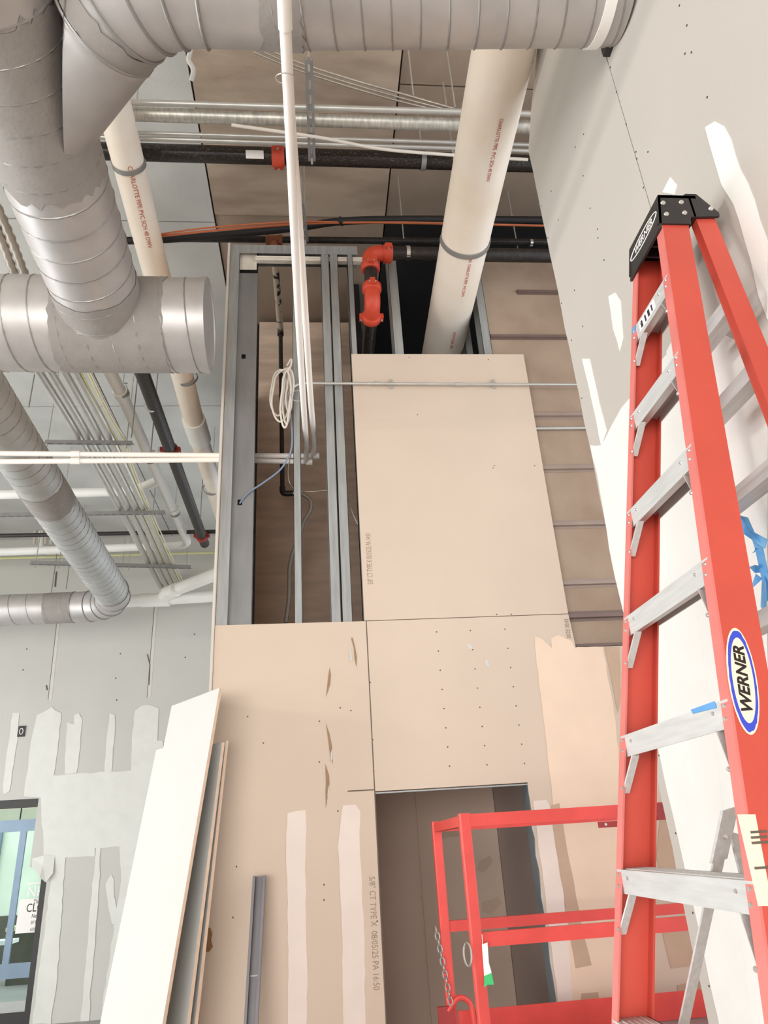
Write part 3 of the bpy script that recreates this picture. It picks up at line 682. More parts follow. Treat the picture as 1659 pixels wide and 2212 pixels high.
# large PVC drain at the centre
ZP = 6.0
a, b = P(1088, 105, Z=ZP), P(953, 770, Z=ZP); rp = pw(P(1030, 400, Z=ZP), 57)
a = a - (b - a)*0.35; b = b + (b - a)*0.10
t = pipe('drain_pipe', 'thick cream plastic drain pipe running down into the stud wall', 'pipe', [a, b], rp, 'pvc_cream', 'plastic drain pipes', 40, [('coupling', ring(a.lerp(b, 0.06), b - a, rp + 0.012, 0.2), 'pvc_cream')])
dp = (b - a).normalized()
for s0, tx in ((0.36, 'CHARLOTTE PIPE  PVC SCH 40 DWV'), (0.62, '12 IN  CHARLOTTE PIPE  PVC DWV'), (0.80, 'ASTM D 2665  NSF')):
    c = a.lerp(b, s0); sx = Vector((1, 0, 0)); th = R(-82)
    out = sx*math.cos(th) + Vector((0, 0, math.sin(th)))
    text('pipe_print', tx, 'ink_red', t, c + out*(rp + 0.001), dp, out.cross(dp)*1.0, 0.034, ext=0.0006, width=0.8)
c = P(1000, 515, Z=ZP); k_ = (c - a).dot(dp); clevis('steel strap hanger under the thick cream drain pipe', a + dp*k_, dp, rp, ZC)
# PVC drain on the left, beyond the duct
ZL = 6.75
a, b = P(258, 270, Z=ZL), P(470, 1085, Z=ZL); rl = pw(P(300, 430, Z=ZL), 32)
a, b = P(255, 262, Z=ZL), P(338, 592, Z=ZL)
dl = (b - a).normalized(); b2 = P(478, 1105, Z=ZL); c1 = P(418, 905, Z=ZL); c2 = P(432, 950, Z=ZL)
lo = [('coupling', ring(c1.lerp(c2, 0.5), c2 - c1, rl + 0.02, (c2 - c1).length), 'pvc_white')]
t = pipe('drain_pipe', 'white plastic drain pipe passing behind the main duct end', 'pipe', [a - dl*3.0, b, c1, b2, b2 + (b2 - c1).normalized()*2.4], rl, 'pvc_cream', 'plastic drain pipes', 28, lo)
for s0, tx in ((0.45, 'CHARLOTTE PIPE PVC SCH 40 DWV'),):
    c = a.lerp(b, s0); out = Vector((0.25, -0.35, -0.9)); out = (out - dl*out.dot(dl)).normalized()
    text('pipe_print', tx, 'ink_red', t, c + out*(rl + 0.001), dl, out.cross(dl), 0.05, ext=0.0006, width=1.0)
c = P(278, 350, Z=ZL); clevis('steel strap hanger on the white drain pipe above the duct', c, dl, rl, ZC)
c = P(402, 812, Z=ZL); clevis('steel strap hanger on the white drain pipe below the duct end', c, dl, rl, ZC)
c = P(458, 1052, Z=ZL); clevis('steel strap hanger on white drain pipe next to the board edge', c, dl, rl, ZC)
# second white drain with side branch
Z4 = 6.95
pp = [P(205, 740, Z=Z4), P(262, 850, Z=Z4), P(330, 1003, Z=Z4), P(408, 1178, Z=Z4)]
r4 = pw(pp[1], 13)
e1 = pp[-1] + Vector((-5.2, 0.15, 0))
br0 = P(345, 1037, Z=Z4); br1 = br0 + Vector((-0.5, 0.0, 0))
t = pipe('drain_pipe', 'slim white drain pipe with side branch among the conduits', 'pipe', fillet(pp + [e1], 0.25), r4, 'pvc_white', 'plastic drain pipes', 20,
         [('branch', MB().tube(fillet([br0, br0 + Vector((-0.45, 0.35, 0)), br0 + Vector((-7, 0.45, 0))], 0.25), r4), 'pvc_white'),
          ('coupling', ring(P(262, 850, Z=Z4), pp[1] - pp[0], r4 + 0.015, 0.12), 'pvc_white'),
          ('coupling', ring(P(375, 1100, Z=Z4), pp[3] - pp[2], r4 + 0.012, 0.1), 'pvc_white'),
          ('coupling', ring(br0 + Vector((-1.5, 0.41, 0)), (1, 0, 0), r4 + 0.015, 0.2), 'pvc_white')])
for c, lb in ((P(264, 846, Z=Z4), 'thin hanger on the slim drain pipe just below the main duct'), (P(325, 990, Z=Z4), 'thin hanger on the slim drain pipe next to the twin white pipes'), (P(378, 1107, Z=Z4), 'thin hanger on the slim drain pipe near its far elbow')): clevis(lb, c, pp[2] - pp[1], r4, ZC)
# black fire main on the left with red grooved couplings
def coupling(c, d, r, w=0.07, ears=True):
    d = Vector(d).normalized(); u, v = frame(d); c = Vector(c)
    m = MB(); m.lathe(c - d*w/2, d, [(0, r*0.7), (0, r*1.12), (w*0.2, r*1.3), (w*0.8, r*1.3), (w, r*1.12), (w, r*0.7)], 24)
    if ears:
        for s in (-1, 1): m.bar(c + u*s*r*1.2 - v*r*0.35, c + u*s*r*1.2 + v*r*0.35, u, d, r*0.42, w*0.38)
    return m
def bolts(c, d, r, side=1):
    d = Vector(d).normalized(); u, v = frame(d); m = MB()
    m.lathe(Vector(c) + u*side*r*1.42 - v*r*0.5, v, [(0, r*0.16), (r*1.0, r*0.16)], 8)
    return m
Z5 = 6.85
a, b = P(285, 745, Z=Z5), P(437, 1160, Z=Z5); r5 = pw(P(345, 920, Z=Z5), 14)
cA, cB = P(368, 972, Z=Z5), P(436, 1158, Z=Z5); db = b - a
pipe('fire_main', 'black steel fire main with red couplings left of the stud wall', 'pipe', [a - db.normalized()*2.5, b + db.normalized()*0.3], r5, 'black_pipe', None, 24,
     [('coupling', coupling(cA, db, r5, 0.1), 'red_dark'), ('coupling_bolt', bolts(cA, db, r5), 'rivet'), ('coupling_bolt', bolts(cA, db, r5, -1), 'rivet'), ('coupling', coupling(cB, db, r5, 0.1), 'red_dark'), ('coupling_bolt', bolts(cB, db, r5), 'rivet'), ('coupling_bolt', bolts(cB, db, r5, -1), 'rivet'),
      ('pipe_band', ring(P(328, 876, Z=Z5), db, r5 + 0.006, 0.03), 'rivet')])
m_ = P(200, 1154, Z=Z5 + 0.1)
o = pipe('branch_line', 'thin black sprinkler line crossing the far ceiling', 'pipe', [P(-300, 1163, Z=Z5+0.1), P(640, 1145, Z=Z5+0.1)], pw(m_, 9)/2, 'black_pipe')
pipe('thin_conduit', 'thin pale conduit stretched along top of the far wall', 'conduit', [P(-300, 1214, Y=13.2), P(640, 1189, Y=13.2)], pw(P(200,1200,Y=13.2), 5)/2, 'cable_yellow')
# far big white pipe with 45 degree branch
zf = P(300, 1298, Y=12.6).z
rf = pw(P(300, 1298, Y=12.6), 13)
br = MB(); br.tube([P(352, 1290, Y=12.5), P(385, 1272, Y=12.3), P(480, 1235, Y=11.4), P(560, 1204, Y=10.6)], rf, 20)
pipe('drain_pipe', 'far white drain pipe with slanted branch on the grey wall', 'pipe', [P(255, 1300, Y=12.6), P(640, 1277, Y=12.6)], rf, 'pvc_white', 'plastic drain pipes', 24, [('branch', br, 'pvc_white'), ('coupling', ring(P(335,1296,Y=12.6), (1,0,0), rf+0.015, 0.5), 'pvc_white'), ('coupling', ring(P(370,1278,Y=12.35), P(480,1235,Y=11.4)-P(385,1272,Y=12.3), rf+0.015, 0.3), 'pvc_white')])
# small white valve assembly on the far wall
yv = 13.0
va = MB(); rv = pw(P(100,1190,Y=yv), 11)/2
va.tube(fillet([P(89, 1148, Y=yv), P(89, 1193, Y=yv), P(160, 1192, Y=yv)], 0.12), rv, 12)
vb = MB(); vb.box(P(78, 1147, Y=yv), P(118, 1138, Y=yv - 0.05))
vc = MB()
for x in (76, 100, 112): vc.tube([P(x, 1145, Y=yv), P(x - 2, 1176, Y=yv)], rv*0.6, 8)
T('valve_assembly', 'white pipe manifold with small valves beside the far duct', 'valve', [('pipe', va, 'pvc_white'), ('bracket', vb, 'strut_grey'), ('valve_stem', vc, 'cable_white')])
# conduit bundle, cables and trapeze struts
ZB = 6.7
C0 = [[(83,802),(172,945),(262,1104),(349,1272)], [(108,802),(193,945),(281,1104),(361,1268)], [(138,802),(217,945),(298,1104),(372,1264)], [(163,802),(240,945),(314,1104),(383,1260)]]
lab = ['leftmost of four grey conduits on the far trapeze struts', 'second from left of four grey conduits on the trapeze struts', 'third from left of four grey conduits on the trapeze struts', 'rightmost of four grey conduits on the far trapeze struts']
for q, lb in zip(C0, lab):
    p3 = [P(*w, Z=ZB) for w in q]; p3 = [p3[0] + (p3[0] - p3[1])*0.6] + p3
    pipe('conduit', lb, 'conduit', smooth_path(p3, 6), pw(P(230, 1000, Z=ZB), 15)/2, 'conduit', 'bundled conduits', 14)
p3 = [P(*w, Z=ZB) for w in [(60,802),(152,945),(244,1104),(335,1276)]]
for k, (dx, mt, lb) in enumerate(((112, 'cable_yellow', 'pale yellow cable lying beside the conduit bundle'), (118, 'cable_white', 'white cable sagging beside the conduit bundle'), (98, 'cable_yellow', 'second yellow cable twisting along conduit bundle'))):
    p4 = [P(*w, Z=ZB - 0.01) for w in [(66+dx,780),(124+dx,900),(160+dx,960),(172+dx,1010),(203+dx,1090),(243+dx,1180),(280+dx,1262)]]
    pipe('cable', lb, 'cable', smooth_path(p4, 6), pw(P(280, 1010, Z=ZB), 3.6)/2, mt, 'cables on the trapeze struts', 6)
def strut(label, a, b, w, h, rods=(), mt='strut_grey', side=(0, 1, 0), pitch=0.05, slotdown=True):
    """slotted channel: open-topped, slots in the web below"""
    a, b = Vector(a), Vector(b); d = (b - a).normalized(); s = Vector(side); s = (s - d*s.dot(d)).normalized(); z = Vector((0, 0, 1)); L = (b - a).length
    m = MB(); tk = 0.003
    for sg in (-1, 1): m.bar(a + s*sg*(w/2) + z*h/2, b + s*sg*(w/2) + z*h/2, s, z, tk/2, h/2)
    for sg in (-1, 1): m.bar(a + s*sg*w*0.34, b + s*sg*w*0.34, s, z, w*0.16, tk/2)
    n = max(1, int(L/pitch))
    for i in range(n + 1):
        c = a + d*(L*i/n); m.bar(c - d*pitch*0.22, c + d*pitch*0.22, s, z, w*0.2, tk/2)
    t = thing('strut_channel', label, 'strut', (a + b)/2, 'slotted struts')
    obj('channel', m, mt, t)
    for f in rods: q = a.lerp(b, f); obj('threaded_rod', rod(q - z*0.06, Vector((q.x, q.y, ZC)), 0.008), 'conduit', t)
    return t
for (pa, pb, lb, rf_) in (((98, 958), (286, 960), 'slotted strut under conduits nearest the white twin pipes', (0.02, 0.93)),
                     ((-20, 1116), (356, 1110), 'long slotted strut crossing behind the far duct', (0.4, 0.93)),
                     ((66, 1219), (412, 1228), 'farthest slotted strut below the conduit bundle', (0.03, 0.17, 0.28, 0.56, 0.6, 0.97))):
    a, b = P(*pa, Z=ZB - 0.1), P(*pb, Z=ZB - 0.1); strut(lb, a, b, pw(a, 8), pw(a, 7), rf_, pitch=0.11)
# thin hanging rods over the grey room
for k, ((x0, y0), (x1, y1), lb) in enumerate((((62,803),(62,880),'thin rod left of the conduit bundle near main duct'), ((292,830),(284,945),'thin hanger rod crossing beside black fire main'), ((327,925),(325,985),'thin hanger rod right of the conduit cables'), ((438,1030),(433,1120),'thin hanger rod between fire main and drain pipe'), ((108,1262),(104,1330),'thin hanger rod above the far left duct'), ((150,1240),(143,1272),'short bent rod above the far left duct'))):
    a = P(x1, y1, Z=6.4) if y1 < 1200 else P(x1, y1, Y=12.6); o = obj('hanger_rod', rod(a, (a.x, a.y, ZC), 0.007), 'strut_grey'); tag(o, lb, 'rod', 'hanger rods')
# corrugated flex conduits top left and EMT pair by the wide duct
def flex(name, label, path, r, mt='flex_steel', group=None, step=None, amp=0.16):
    p = smooth_path(path, 12); L = sum((p[i+1]-p[i]).length for i in range(len(p)-1)); n = min(900, int(L/(step or r*0.45)))
    out = []; acc = [0]
    for i in range(len(p)-1): acc.append(acc[-1] + (p[i+1]-p[i]).length)
    j = 0
    for k in range(n + 1):
        s = L*k/n
        while j < len(p) - 2 and acc[j+1] < s: j += 1
        out.append(p[j].lerp(p[j+1], (s - acc[j])/max(1e-6, acc[j+1]-acc[j])))
    m = MB(); m.tube(out, [r*(1 + amp*(1 if k % 2 else -1)) for k in range(n + 1)], 10)
    return tag(obj(name, m, mt, None, True), label, 'conduit', group)
ZF = 6.9
for x, lb in ((0, 'corrugated flexible conduit at the left edge above main duct'), (22, 'second corrugated flexible conduit beside the left edge above duct')):
    flex('flexible_conduit', lb, [P(-40 + x, 420, Z=ZF), P(0 + x, 510, Z=ZF), P(35 + x, 600, Z=ZF), P(80 + x, 690, Z=ZF)], pw(P(20, 540, Z=ZF), 9), 'flex_steel', 'flexible conduits', 0.05)
for x, lb in ((0, 'thin steel conduit tight against the wide overhead duct'), (9, 'second thin conduit hugging the wide overhead duct')):
    pipe('conduit', lb, 'conduit', [P(-10 + x, 365, Z=6.6), P(48 + x, 470, Z=6.6), P(110 + x, 620, Z=6.6)], pw(P(40, 450, Z=6.6), 6)/2, 'conduit', 'conduits beside the wide duct')
# ---- rack of pipes crossing above the stud wall
ZK = 6.95
def xr(y0, y1, z, x0=270, x1=1150):
    a, b = P(x0, y0, Z=z), P(x1, y1, Z=z); d = (b - a).normalized(); return [a - d*1.6, b + d*1.2]
RK = ((221, 246, 13, 'conduit', 'thin steel conduit above the thick galvanized pipe'), (286, 313, 9, 'conduit', 'thin conduit just below the thick galvanized pipe'), (298, 326, 11, 'conduit', 'thin conduit lying on top of the black main'))
for y0, y1, w, mt, lb in RK: pipe('conduit', lb, 'conduit', xr(y0, y1, ZK), pw(P(700, 250, Z=ZK), w)/2, mt, 'conduits of the crossing rack')
pipe('galvanized_pipe', 'thick galvanized conduit crossing above the stud wall', 'pipe', xr(246, 274, ZK), pw(P(700, 260, Z=ZK), 28)/2, 'conduit_galv', None, 24)
bp = xr(328, 354, ZK + 0.12, 280, 1160); rb_ = pw(P(700, 335, Z=ZK + 0.12), 36)/2; db = bp[1] - bp[0]; cc = P(601, 338, Z=ZK + 0.12)
q = P(549, 313, Z=ZK + 0.1) ; lbm = MB(); lc = bp[0] + db.normalized()*((q - bp[0]).dot(db.normalized())); lbm.bar(lc + Vector((-0.07, -rb_*0.75, -rb_*0.75)), lc + Vector((0.07, -rb_*0.75, -rb_*0.75)), (0, 1, -1), (0, 1, 1), 0.03, 0.002)
pipe('fire_main', 'wet black fire main with red coupling above the stud wall', 'pipe', bp, rb_, 'black_pipe_wet', None, 24, [('coupling', coupling(cc, db, rb_, 0.1), 'red_fitting'), ('coupling_bolt', bolts(cc, db, rb_), 'rivet'), ('coupling_bolt', bolts(cc, db, rb_, -1), 'rivet'), ('pipe_label', lbm, 'label_white'), ])
c = P(914, 345, Z=ZK + 0.12); c = bp[0] + db.normalized()*((c - bp[0]).dot(db.normalized())); clevis('steel strap hanger on the wet black fire main', c, db, rb_, ZC)
pipe('cable', 'pale cable slanting over the crossing rack', 'cable', smooth_path([P(500, 270, Z=ZK - 0.14), P(690, 297, Z=ZK - 0.14), P(850, 325, Z=ZK - 0.1), P(1140, 345, Z=ZK - 0.1)], 5), pw(P(700, 300, Z=ZK), 7)/2, 'cable_white')
for k, (dy, lb) in enumerate(((0, 'armoured cable slanting below the deck, upper of three'), (9, 'armoured cable slanting below the deck, middle of three'), (17, 'armoured cable slanting below the deck, lowest of three'))):
    flex('armoured_cable', lb, [P(555 - k*4, 95 + dy, Z=7.4), P(640, 133 + dy, Z=7.4), P(760, 172 + dy, Z=7.35), P(880, 206 + dy, Z=7.3), P(985, 236 + dy*0.6, Z=7.2)], pw(P(760, 180, Z=7.35), 5)/2, 'flex_steel', 'armoured cables', 0.03)
a, b = P(667, 130, Z=ZK - 0.12), P(674, 348, Z=ZK - 0.12)
strut('slotted strut carrying the crossing rack, in front of the pipes', a, b, pw(a, 17), 0.04, (0.04, 0.97), side=(1, 0, 0), pitch=0.1)
a, b = P(650, 440, Z=6.75), P(660, 523, Z=6.75)
strut('short slotted strut above the stud wall header', a, b, pw(a, 13), 0.04, (0.05, 0.95), side=(1, 0, 0), pitch=0.1)
for (x, y0, y1, lb) in ((893, 160, 205, 'thin rod below deck left of cream drain pipe, upper'), (983, 190, 230, 'thin rod below deck close to cream drain pipe'), (872, 433, 515, 'thin rod left of the drain hanger'), (1120, 370, 545, 'thin rod right of the cream drain pipe')):
    a = P(x, y1, Z=6.95); tag(obj('hanger_rod', rod(a, (a.x, a.y, ZC), 0.006), 'conduit'), lb, 'rod', 'hanger rods')
m = MB(); q0 = P(412, 108, Z=7.6); m.tube(smooth_path([Vector((q0.x, q0.y, ZC)), q0, P(408, 130, Z=7.55), P(418, 150, Z=7.5), P(414, 175, Z=7.45)], 5), 0.02, 6); tag(obj('rope_end', m, 'rope_white'), 'frayed white rope end hanging by the duct elbow', 'rope')
# ---- lines just above the header: line set, copper, black pipes
ZM = 6.95
ls = [P(270, 520, Z=ZM), P(340, 518, Z=ZM), P(480, 508, Z=ZM), P(640, 492, Z=ZM), P(740, 478, Z=ZM), P(900, 474, Z=ZM), P(1190, 476, Z=ZM)]
rr = pw(ls[3], 16)/2
mm = MB(); mm.tube(smooth_path([P(735, 472, Z=ZM - 0.06), P(736, 478, Z=ZM - 0.1), P(739, 484, Z=ZM - 0.06)], 4), 0.02, 6)
pipe('insulated_line', 'black insulated refrigerant line draped above the header', 'pipe', smooth_path(ls, 6), rr, 'rubber_black', None, 14, [('tape_wrap', mm, 'rubber_black')])
for dy, lb in ((0, 'bare copper line running along black insulated line'), (-7, 'second copper line sagging above black insulated line')):
    pipe('copper_line', lb, 'pipe', smooth_path([P(290, 517 + dy*0.3, Z=ZM - 0.1), P(440, 500 + dy, Z=ZM - 0.1), P(640, 484 + dy*0.7, Z=ZM - 0.1), P(760, 481, Z=ZM - 0.1), P(900, 482 + dy*0.2, Z=ZM - 0.1), P(1190, 488, Z=ZM - 0.1)], 6), pw(ls[3], 5 + dy*0.2)/2, 'copper', 'copper lines', 8)
zq_ = P(760, 519, Y=4.9).z
bl = [P(330, 515, Y=4.9), P(1230, 524, Y=4.9)]; rbl = pw(P(700, 519, Y=4.9), 14)/2
tee = MB(); ct = P(592, 518, Y=4.9); tee.lathe(ct - Vector((0.075, 0, 0)), (1, 0, 0), [(0, rbl*1.1), (0, rbl*1.55), (0.03, rbl*1.55), (0.04, rbl*1.3), (0.11, rbl*1.3), (0.12, rbl*1.55), (0.15, rbl*1.55), (0.15, rbl*1.1)], 16); tee.lathe(ct, (0, 0.35, -1), [(0, rbl*1.2), (0.08, rbl*1.2), (0.08, rbl*1.45), (0.11, rbl*1.45)], 16)
pipe('sprinkler_line', 'black sprinkler line with rusty tee above the header', 'pipe', bl, rbl, 'black_pipe', None, 16, [('tee', tee, 'rust'), ('pipe_band', ring(P(1147, 525, Y=4.9), (1, 0, 0), rbl + 0.006, 0.025), 'rivet')])
# spotted drop from the tee, then black drop down the shaft, then braided hose
zt_ = ct.z - 0.12
d0 = ct + Vector((0, 0.04, -0.12)); d1_ = P(606, 715, Z=zt_ - 0.02); d2_ = P(610, 1062, Y=d1_.y)
v = d2_ - d1_
pipe('drop_pipe', 'paint spotted drop pipe below the rusty tee', 'pipe', [d0, d1_], pw(d1_, 13)/2, 'spotted_pipe', None, 14)
h0 = d2_ + Vector((0.10, 0, -0.02))
el = MB(); rdp = pw(d2_, 10)/2
el.tube(fillet([d2_ + Vector((0, 0, 0.05)), d2_ + Vector((0, 0, -0.02)), h0], 0.05), rdp*1.3, 12)
pipe('drop_pipe', 'black drop pipe with elbow inside the shaft', 'pipe', [d1_ + Vector((0, 0, 0.02)), d2_], rdp, 'black_pipe', None, 14, [('elbow', el, 'black_pipe'), ('collar', ring(d1_ + Vector((0, 0, -0.03)), (0, 0, 1), rdp*1.5, 0.05), 'black_pipe'), ('nipple', MB().tube([h0, h0 + Vector((0.09, 0, 0))], rdp*0.8, 12), 'rivet')])
yh = d2_.y
flex('braided_hose', 'braided steel hose looping down inside the shaft', [h0 + Vector((0.08, 0, 0)), P(655, 1069, Y=yh), P(670, 1080, Y=yh), P(670, 1102, Y=yh), P(655, 1130, Y=yh), P(645, 1165, Y=yh), P(632, 1195, Y=yh), P(625, 1230, Y=yh), P(624, 1290, Y=yh), P(617, 1345, Y=yh)], rdp*0.85, 'flex_steel', None, 0.02, 0.05)
# thick black main with red elbows
ym = 4.38
rm = pw(P(900, 547, Y=ym), 29)/2
eA = P(798, 547, Y=ym); zA = eA.z
m0 = Vector((2.8, ym, zA)); zlow = P(800, 655, Y=ym).z
run1 = [m0, Vector((eA.x + 0.14, ym, zA))]
drop = [Vector((eA.x, ym, zA - 0.13)), Vector((eA.x, ym, zlow + 0.12))]
t = thing('fire_riser', 'thick black main dropping through two red elbows in the shaft', 'pipe', (eA.x, ym, zlow - 0.1))
obj('pipe', MB().tube(run1, rm, 24), 'black_pipe', t, True); obj('pipe', MB().tube(drop, rm*0.95, 24), 'black_pipe', t, True)
obj('pipe', MB().tube([Vector((eA.x, ym + 0.16, zlow)), Vector((eA.x, 6.1, zlow - 0.03))], rm*0.95, 24), 'black_pipe_wet', t, True)
obj('elbow', MB().tube(fillet([Vector((eA.x + 0.17, ym, zA)), Vector((eA.x, ym, zA)), Vector((eA.x, ym, zA - 0.16))], 0.15, 10), rm*1.14, 24), 'red_fitting', t, True)
obj('elbow', MB().tube(fillet([Vector((eA.x, ym, zlow + 0.16)), Vector((eA.x, ym, zlow)), Vector((eA.x, ym + 0.18, zlow))], 0.15, 10), rm*1.14, 24), 'red_fitting', t, True)
for c, d in ((Vector((eA.x + 0.15, ym, zA)), (1,0,0)), (Vector((eA.x, ym, zA - 0.15)), (0,0,1)), (Vector((eA.x, ym, zlow + 0.15)), (0,0,1)), (Vector((eA.x, ym + 0.17, zlow)), (0,1,0))):
    obj('coupling', coupling(c, d, rm*1.08, 0.075), 'red_fitting', t, True); obj('coupling_bolt', bolts(c, d, rm*1.05), 'rivet', t, True); obj('coupling_bolt', bolts(c, d, rm*1.05, -1), 'rivet', t, True)
obj('pipe_band', ring(P(881, 547, Y=ym), (1,0,0), rm + 0.006, 0.03), 'rivet', t, True)
# twin white pipes: across the room, through the wall, then overhead towards the camera
yw = 5.05
def twin(label, yl0, yl1, yin, xin, trace, rpx):
    a0, a1, a2 = P(-60, yl0, Y=yw) + (P(-60, yl0, Y=yw) - P(478, yl1, Y=yw)).normalized()*6.5, P(478, yl1, Y=yw), P(xin, yin, Y=yw)
    z = a2.z; tr = [P(x, y, Z=z) for x, y in trace]
    path = fillet([a0, a1, a2 - Vector((0.03, 0, 0)), tr[0], ], 0.04, 5)[:-1] + smooth_path(tr, 5) + [tr[-1] + (tr[-1] - tr[-2]).normalized()*6.2]
    r = pw(a1, rpx)/2
    return pipe('sprinkler_pipe', label, 'pipe', path, r, 'cpvc_white', 'twin white pipes', 14, [('coupling', ring(P(163, yl0 + (yl1-yl0)*0.4, Y=yw), (1,0,0), r*1.3, 0.07), 'cpvc_white'), ('elbow', ring(a2, (1,0,0), r*1.3, 0.05), 'cpvc_white'),
        ('coupling', ring(tr[-2].lerp(tr[-1], 0.3), tr[-1] - tr[-2], r*1.2, 0.12), 'cpvc_white')])
twin('white sprinkler pipe overhead, left one of the twin pair', 998, 993, 998, 668, [(663, 968), (656, 880), (645, 690), (634, 470), (624, 250), (615, 60), (610, -60)], 11)
twin('white sprinkler pipe overhead, right one of the twin pair', 979, 984, 985, 683, [(680, 965), (671, 860), (660, 690), (645, 470), (628, 250), (618, 60), (613, -60)], 11)
m = MB(); q = P(643, 855, Y=D - 0.1); m.tube([q + Vector((0.05*math.cos(a_), 0.02*math.sin(a_), 0.06*math.sin(a_))) for a_ in [k*math.pi/8 for k in range(16)]], 0.003, 6, closed=True); tag(obj('wire_tie', m, 'conduit'), 'thin wire tie looped round the twin white pipes', 'wire')
m = MB(); q = P(617, 170, Z=P(668,998,Y=yw).z); m.tube([q + Vector((0.04*math.cos(a_), 0.05*math.sin(a_), 0.04*math.sin(a_))) for a_ in [k*math.pi/8 for k in range(16)]], 0.0025, 6, closed=True); tag(obj('wire_tie', m, 'conduit'), 'thin wire tie round white pipe below the crossing duct', 'wire')
# thin conduit with a bend, box and coiled cable at the first stud
yt = D - 0.03
zc_ = P(800, 828, Y=yt).z
bx_ = P(624, 868, Y=yt)
pth_ = smooth_path([P(620, 868, Y=yt), P(623, 850, Y=yt), P(634, 836, Y=yt), P(650, 829, Y=yt), P(675, 828, Y=yt)], 5) + [P(1000, 830, Y=yt), P(1262, 831, Y=yt), P(1262, 831, Y=yt) + Vector((0.9, 0, 0))]
ps = [('coupling', ring(P(815, 828.5, Y=yt), (1,0,0), pw(bx_, 4.4), 0.05), 'conduit'), ('coupling', ring(P(990, 830, Y=yt), (1,0,0), pw(bx_, 4.4), 0.05), 'conduit')]
for x in (848, 1070): q = P(x, 829, Y=yt); ps.append(('strap', MB().bar(q + Vector((-0.01,0.012,-0.03)), q + Vector((-0.01,0.012,0.05)), (1,0,0), (0,1,0), 0.012, 0.003), 'conduit'))
pipe('thin_conduit', 'thin steel conduit fixed across the tall tan board', 'conduit', pth_, pw(bx_, 6.5)/2, 'conduit', None, 12, ps)
t = thing('junction_box', 'steel junction box on the first stud below the conduit bend', 'junction box', P(625, 884, Y=D - 0.02))
m = MB(); a, b = P(617, 867, Y=D - 0.03), P(632, 884, Y=D - 0.03); m.box((a.x, D - 0.045, b.z), (b.x, D + 0.03, a.z)); obj('box', m, 'strut_grey', t)
m = MB(); m.box((a.x + 0.006, D - 0.048, b.z + 0.006), (b.x - 0.004, D - 0.045, a.z - 0.006)); obj('cover', m, 'conduit', t)
lp = []
for k, (cx, cy, rx, ry) in enumerate(((600, 848, 17, 50), (606, 855, 20, 56), (619, 855, 9, 60), (624, 845, 7, 45), (615, 862, 10, 62))):
    yy = D - 0.02 - 0.012*k
    lp += [P(cx + rx*math.cos(a_) + (4 if math.sin(a_) < 0 else 0), cy + ry*math.sin(a_), Y=yy) for a_ in [-math.pi/2 + j*2*math.pi/10 for j in range(10)]]
lp += [P(628, 790, Y=D - 0.05), P(629, 776, Y=D - 0.05), P(620, 790, Y=D - 0.04)]
m = MB(); m.tube(smooth_path(lp, 5), pw(lp[0], 4.2)/2, 8); tag(obj('cable_coil', m, 'cable_white', None, True), 'loose white cable coil hanging beside the first stud', 'cable')
def wire(label, pts, r, mt, y, name='flexible_whip'):
    return flex(name, label, [P(x, yy, Y=y + dy) for x, yy, dy in pts], r, mt, None, 0.012, 0.08)
wire('blue armoured whip swinging to the wide stud knockout', [(622, 885, 0), (628, 905, 0), (631, 935, 0), (630, 965, 0), (624, 985, 0.01), (605, 1015, 0.02), (570, 1042, 0.03), (540, 1062, 0.05), (524, 1078, 0.06), (518, 1088, 0.07)], pw(bx_, 3.6)/2, 'cable_blue', D - 0.01)
wire('grey armoured whip arching behind studs to the tan board', [(625, 886, 0.2), (630, 920, 0.2), (629, 975, 0.2), (623, 1010, 0.2), (625, 1040, 0.2), (640, 1058, 0.25), (675, 1062, 0.25), (705, 1059, 0.25), (735, 1062, 0.2), (752, 1080, 0.1), (762, 1110, 0.05), (773, 1132, 0.04)], pw(bx_, 2.6)/2, 'flex_steel', D)

# ================================================================== LEANING BOARDS AND TRACK
def leaning_sheet(label, tpx, ty, bpx, tlpx=None, edir=None, width=1.22, th=0.016, mt='board_white'):
    T1 = P(*tpx, Y=ty)
    if tlpx: T2 = P(*tlpx, Z=T1.z); ed = (T2 - T1); ed.z = 0; width = ed.length; ed.normalize()
    else: ed = Vector(edir)
    n = ray(*tpx).cross(ray(*bpx))
    # foot of the near edge: on the floor, in the plane of sight of that edge, square to the top edge
    z = FL; c = n.dot(CAM) - n.z*z; e2 = ed.dot(T1) - ed.z*z
    det = n.x*ed.y - n.y*ed.x
    bx = (c*ed.y - n.y*e2)/det; by = (n.x*e2 - c*ed.x)/det
    B1 = Vector((bx, by, z)); up = T1 - B1
    nr = ed.cross(up).normalized()
    if nr.dot(CAM - T1) < 0: nr = -nr
    t = thing('drywall_board', label, 'drywall board', B1, 'leaning drywall boards')
    m = MB(); q = [B1, B1 + ed*width, T1 + ed*width, T1]
    m.hexa([v + nr*0.0 for v in q] + [v + nr*-th for v in q]); obj('core', m, 'gypsum_core', t)
    m = MB(); m.hexa([v + nr*0.0006 for v in q] + [v for v in q]); obj('face_paper', m, mt, t)
    m = MB(); m.hexa([v - nr*th for v in q] + [v - nr*(th + 0.0006) for v in q]); obj('back_paper', m, mt, t)
    return T1, B1, ed, nr, width
T1, B1, ed, nr, bw = leaning_sheet('tall white drywall board leaning in front of the stack', (474, 1486), 4.22, (351, 2212), (371, 1525))
leaning_sheet('white drywall board leaning just behind, shorter than the front one', (480, 1603), 4.29, (404, 2212), edir=ed, width=bw - 0.1)
leaning_sheet('rearmost leaning drywall board, closest to the tan wall', (488, 1600), 4.33, (421, 2212), edir=ed, width=bw - 0.1)
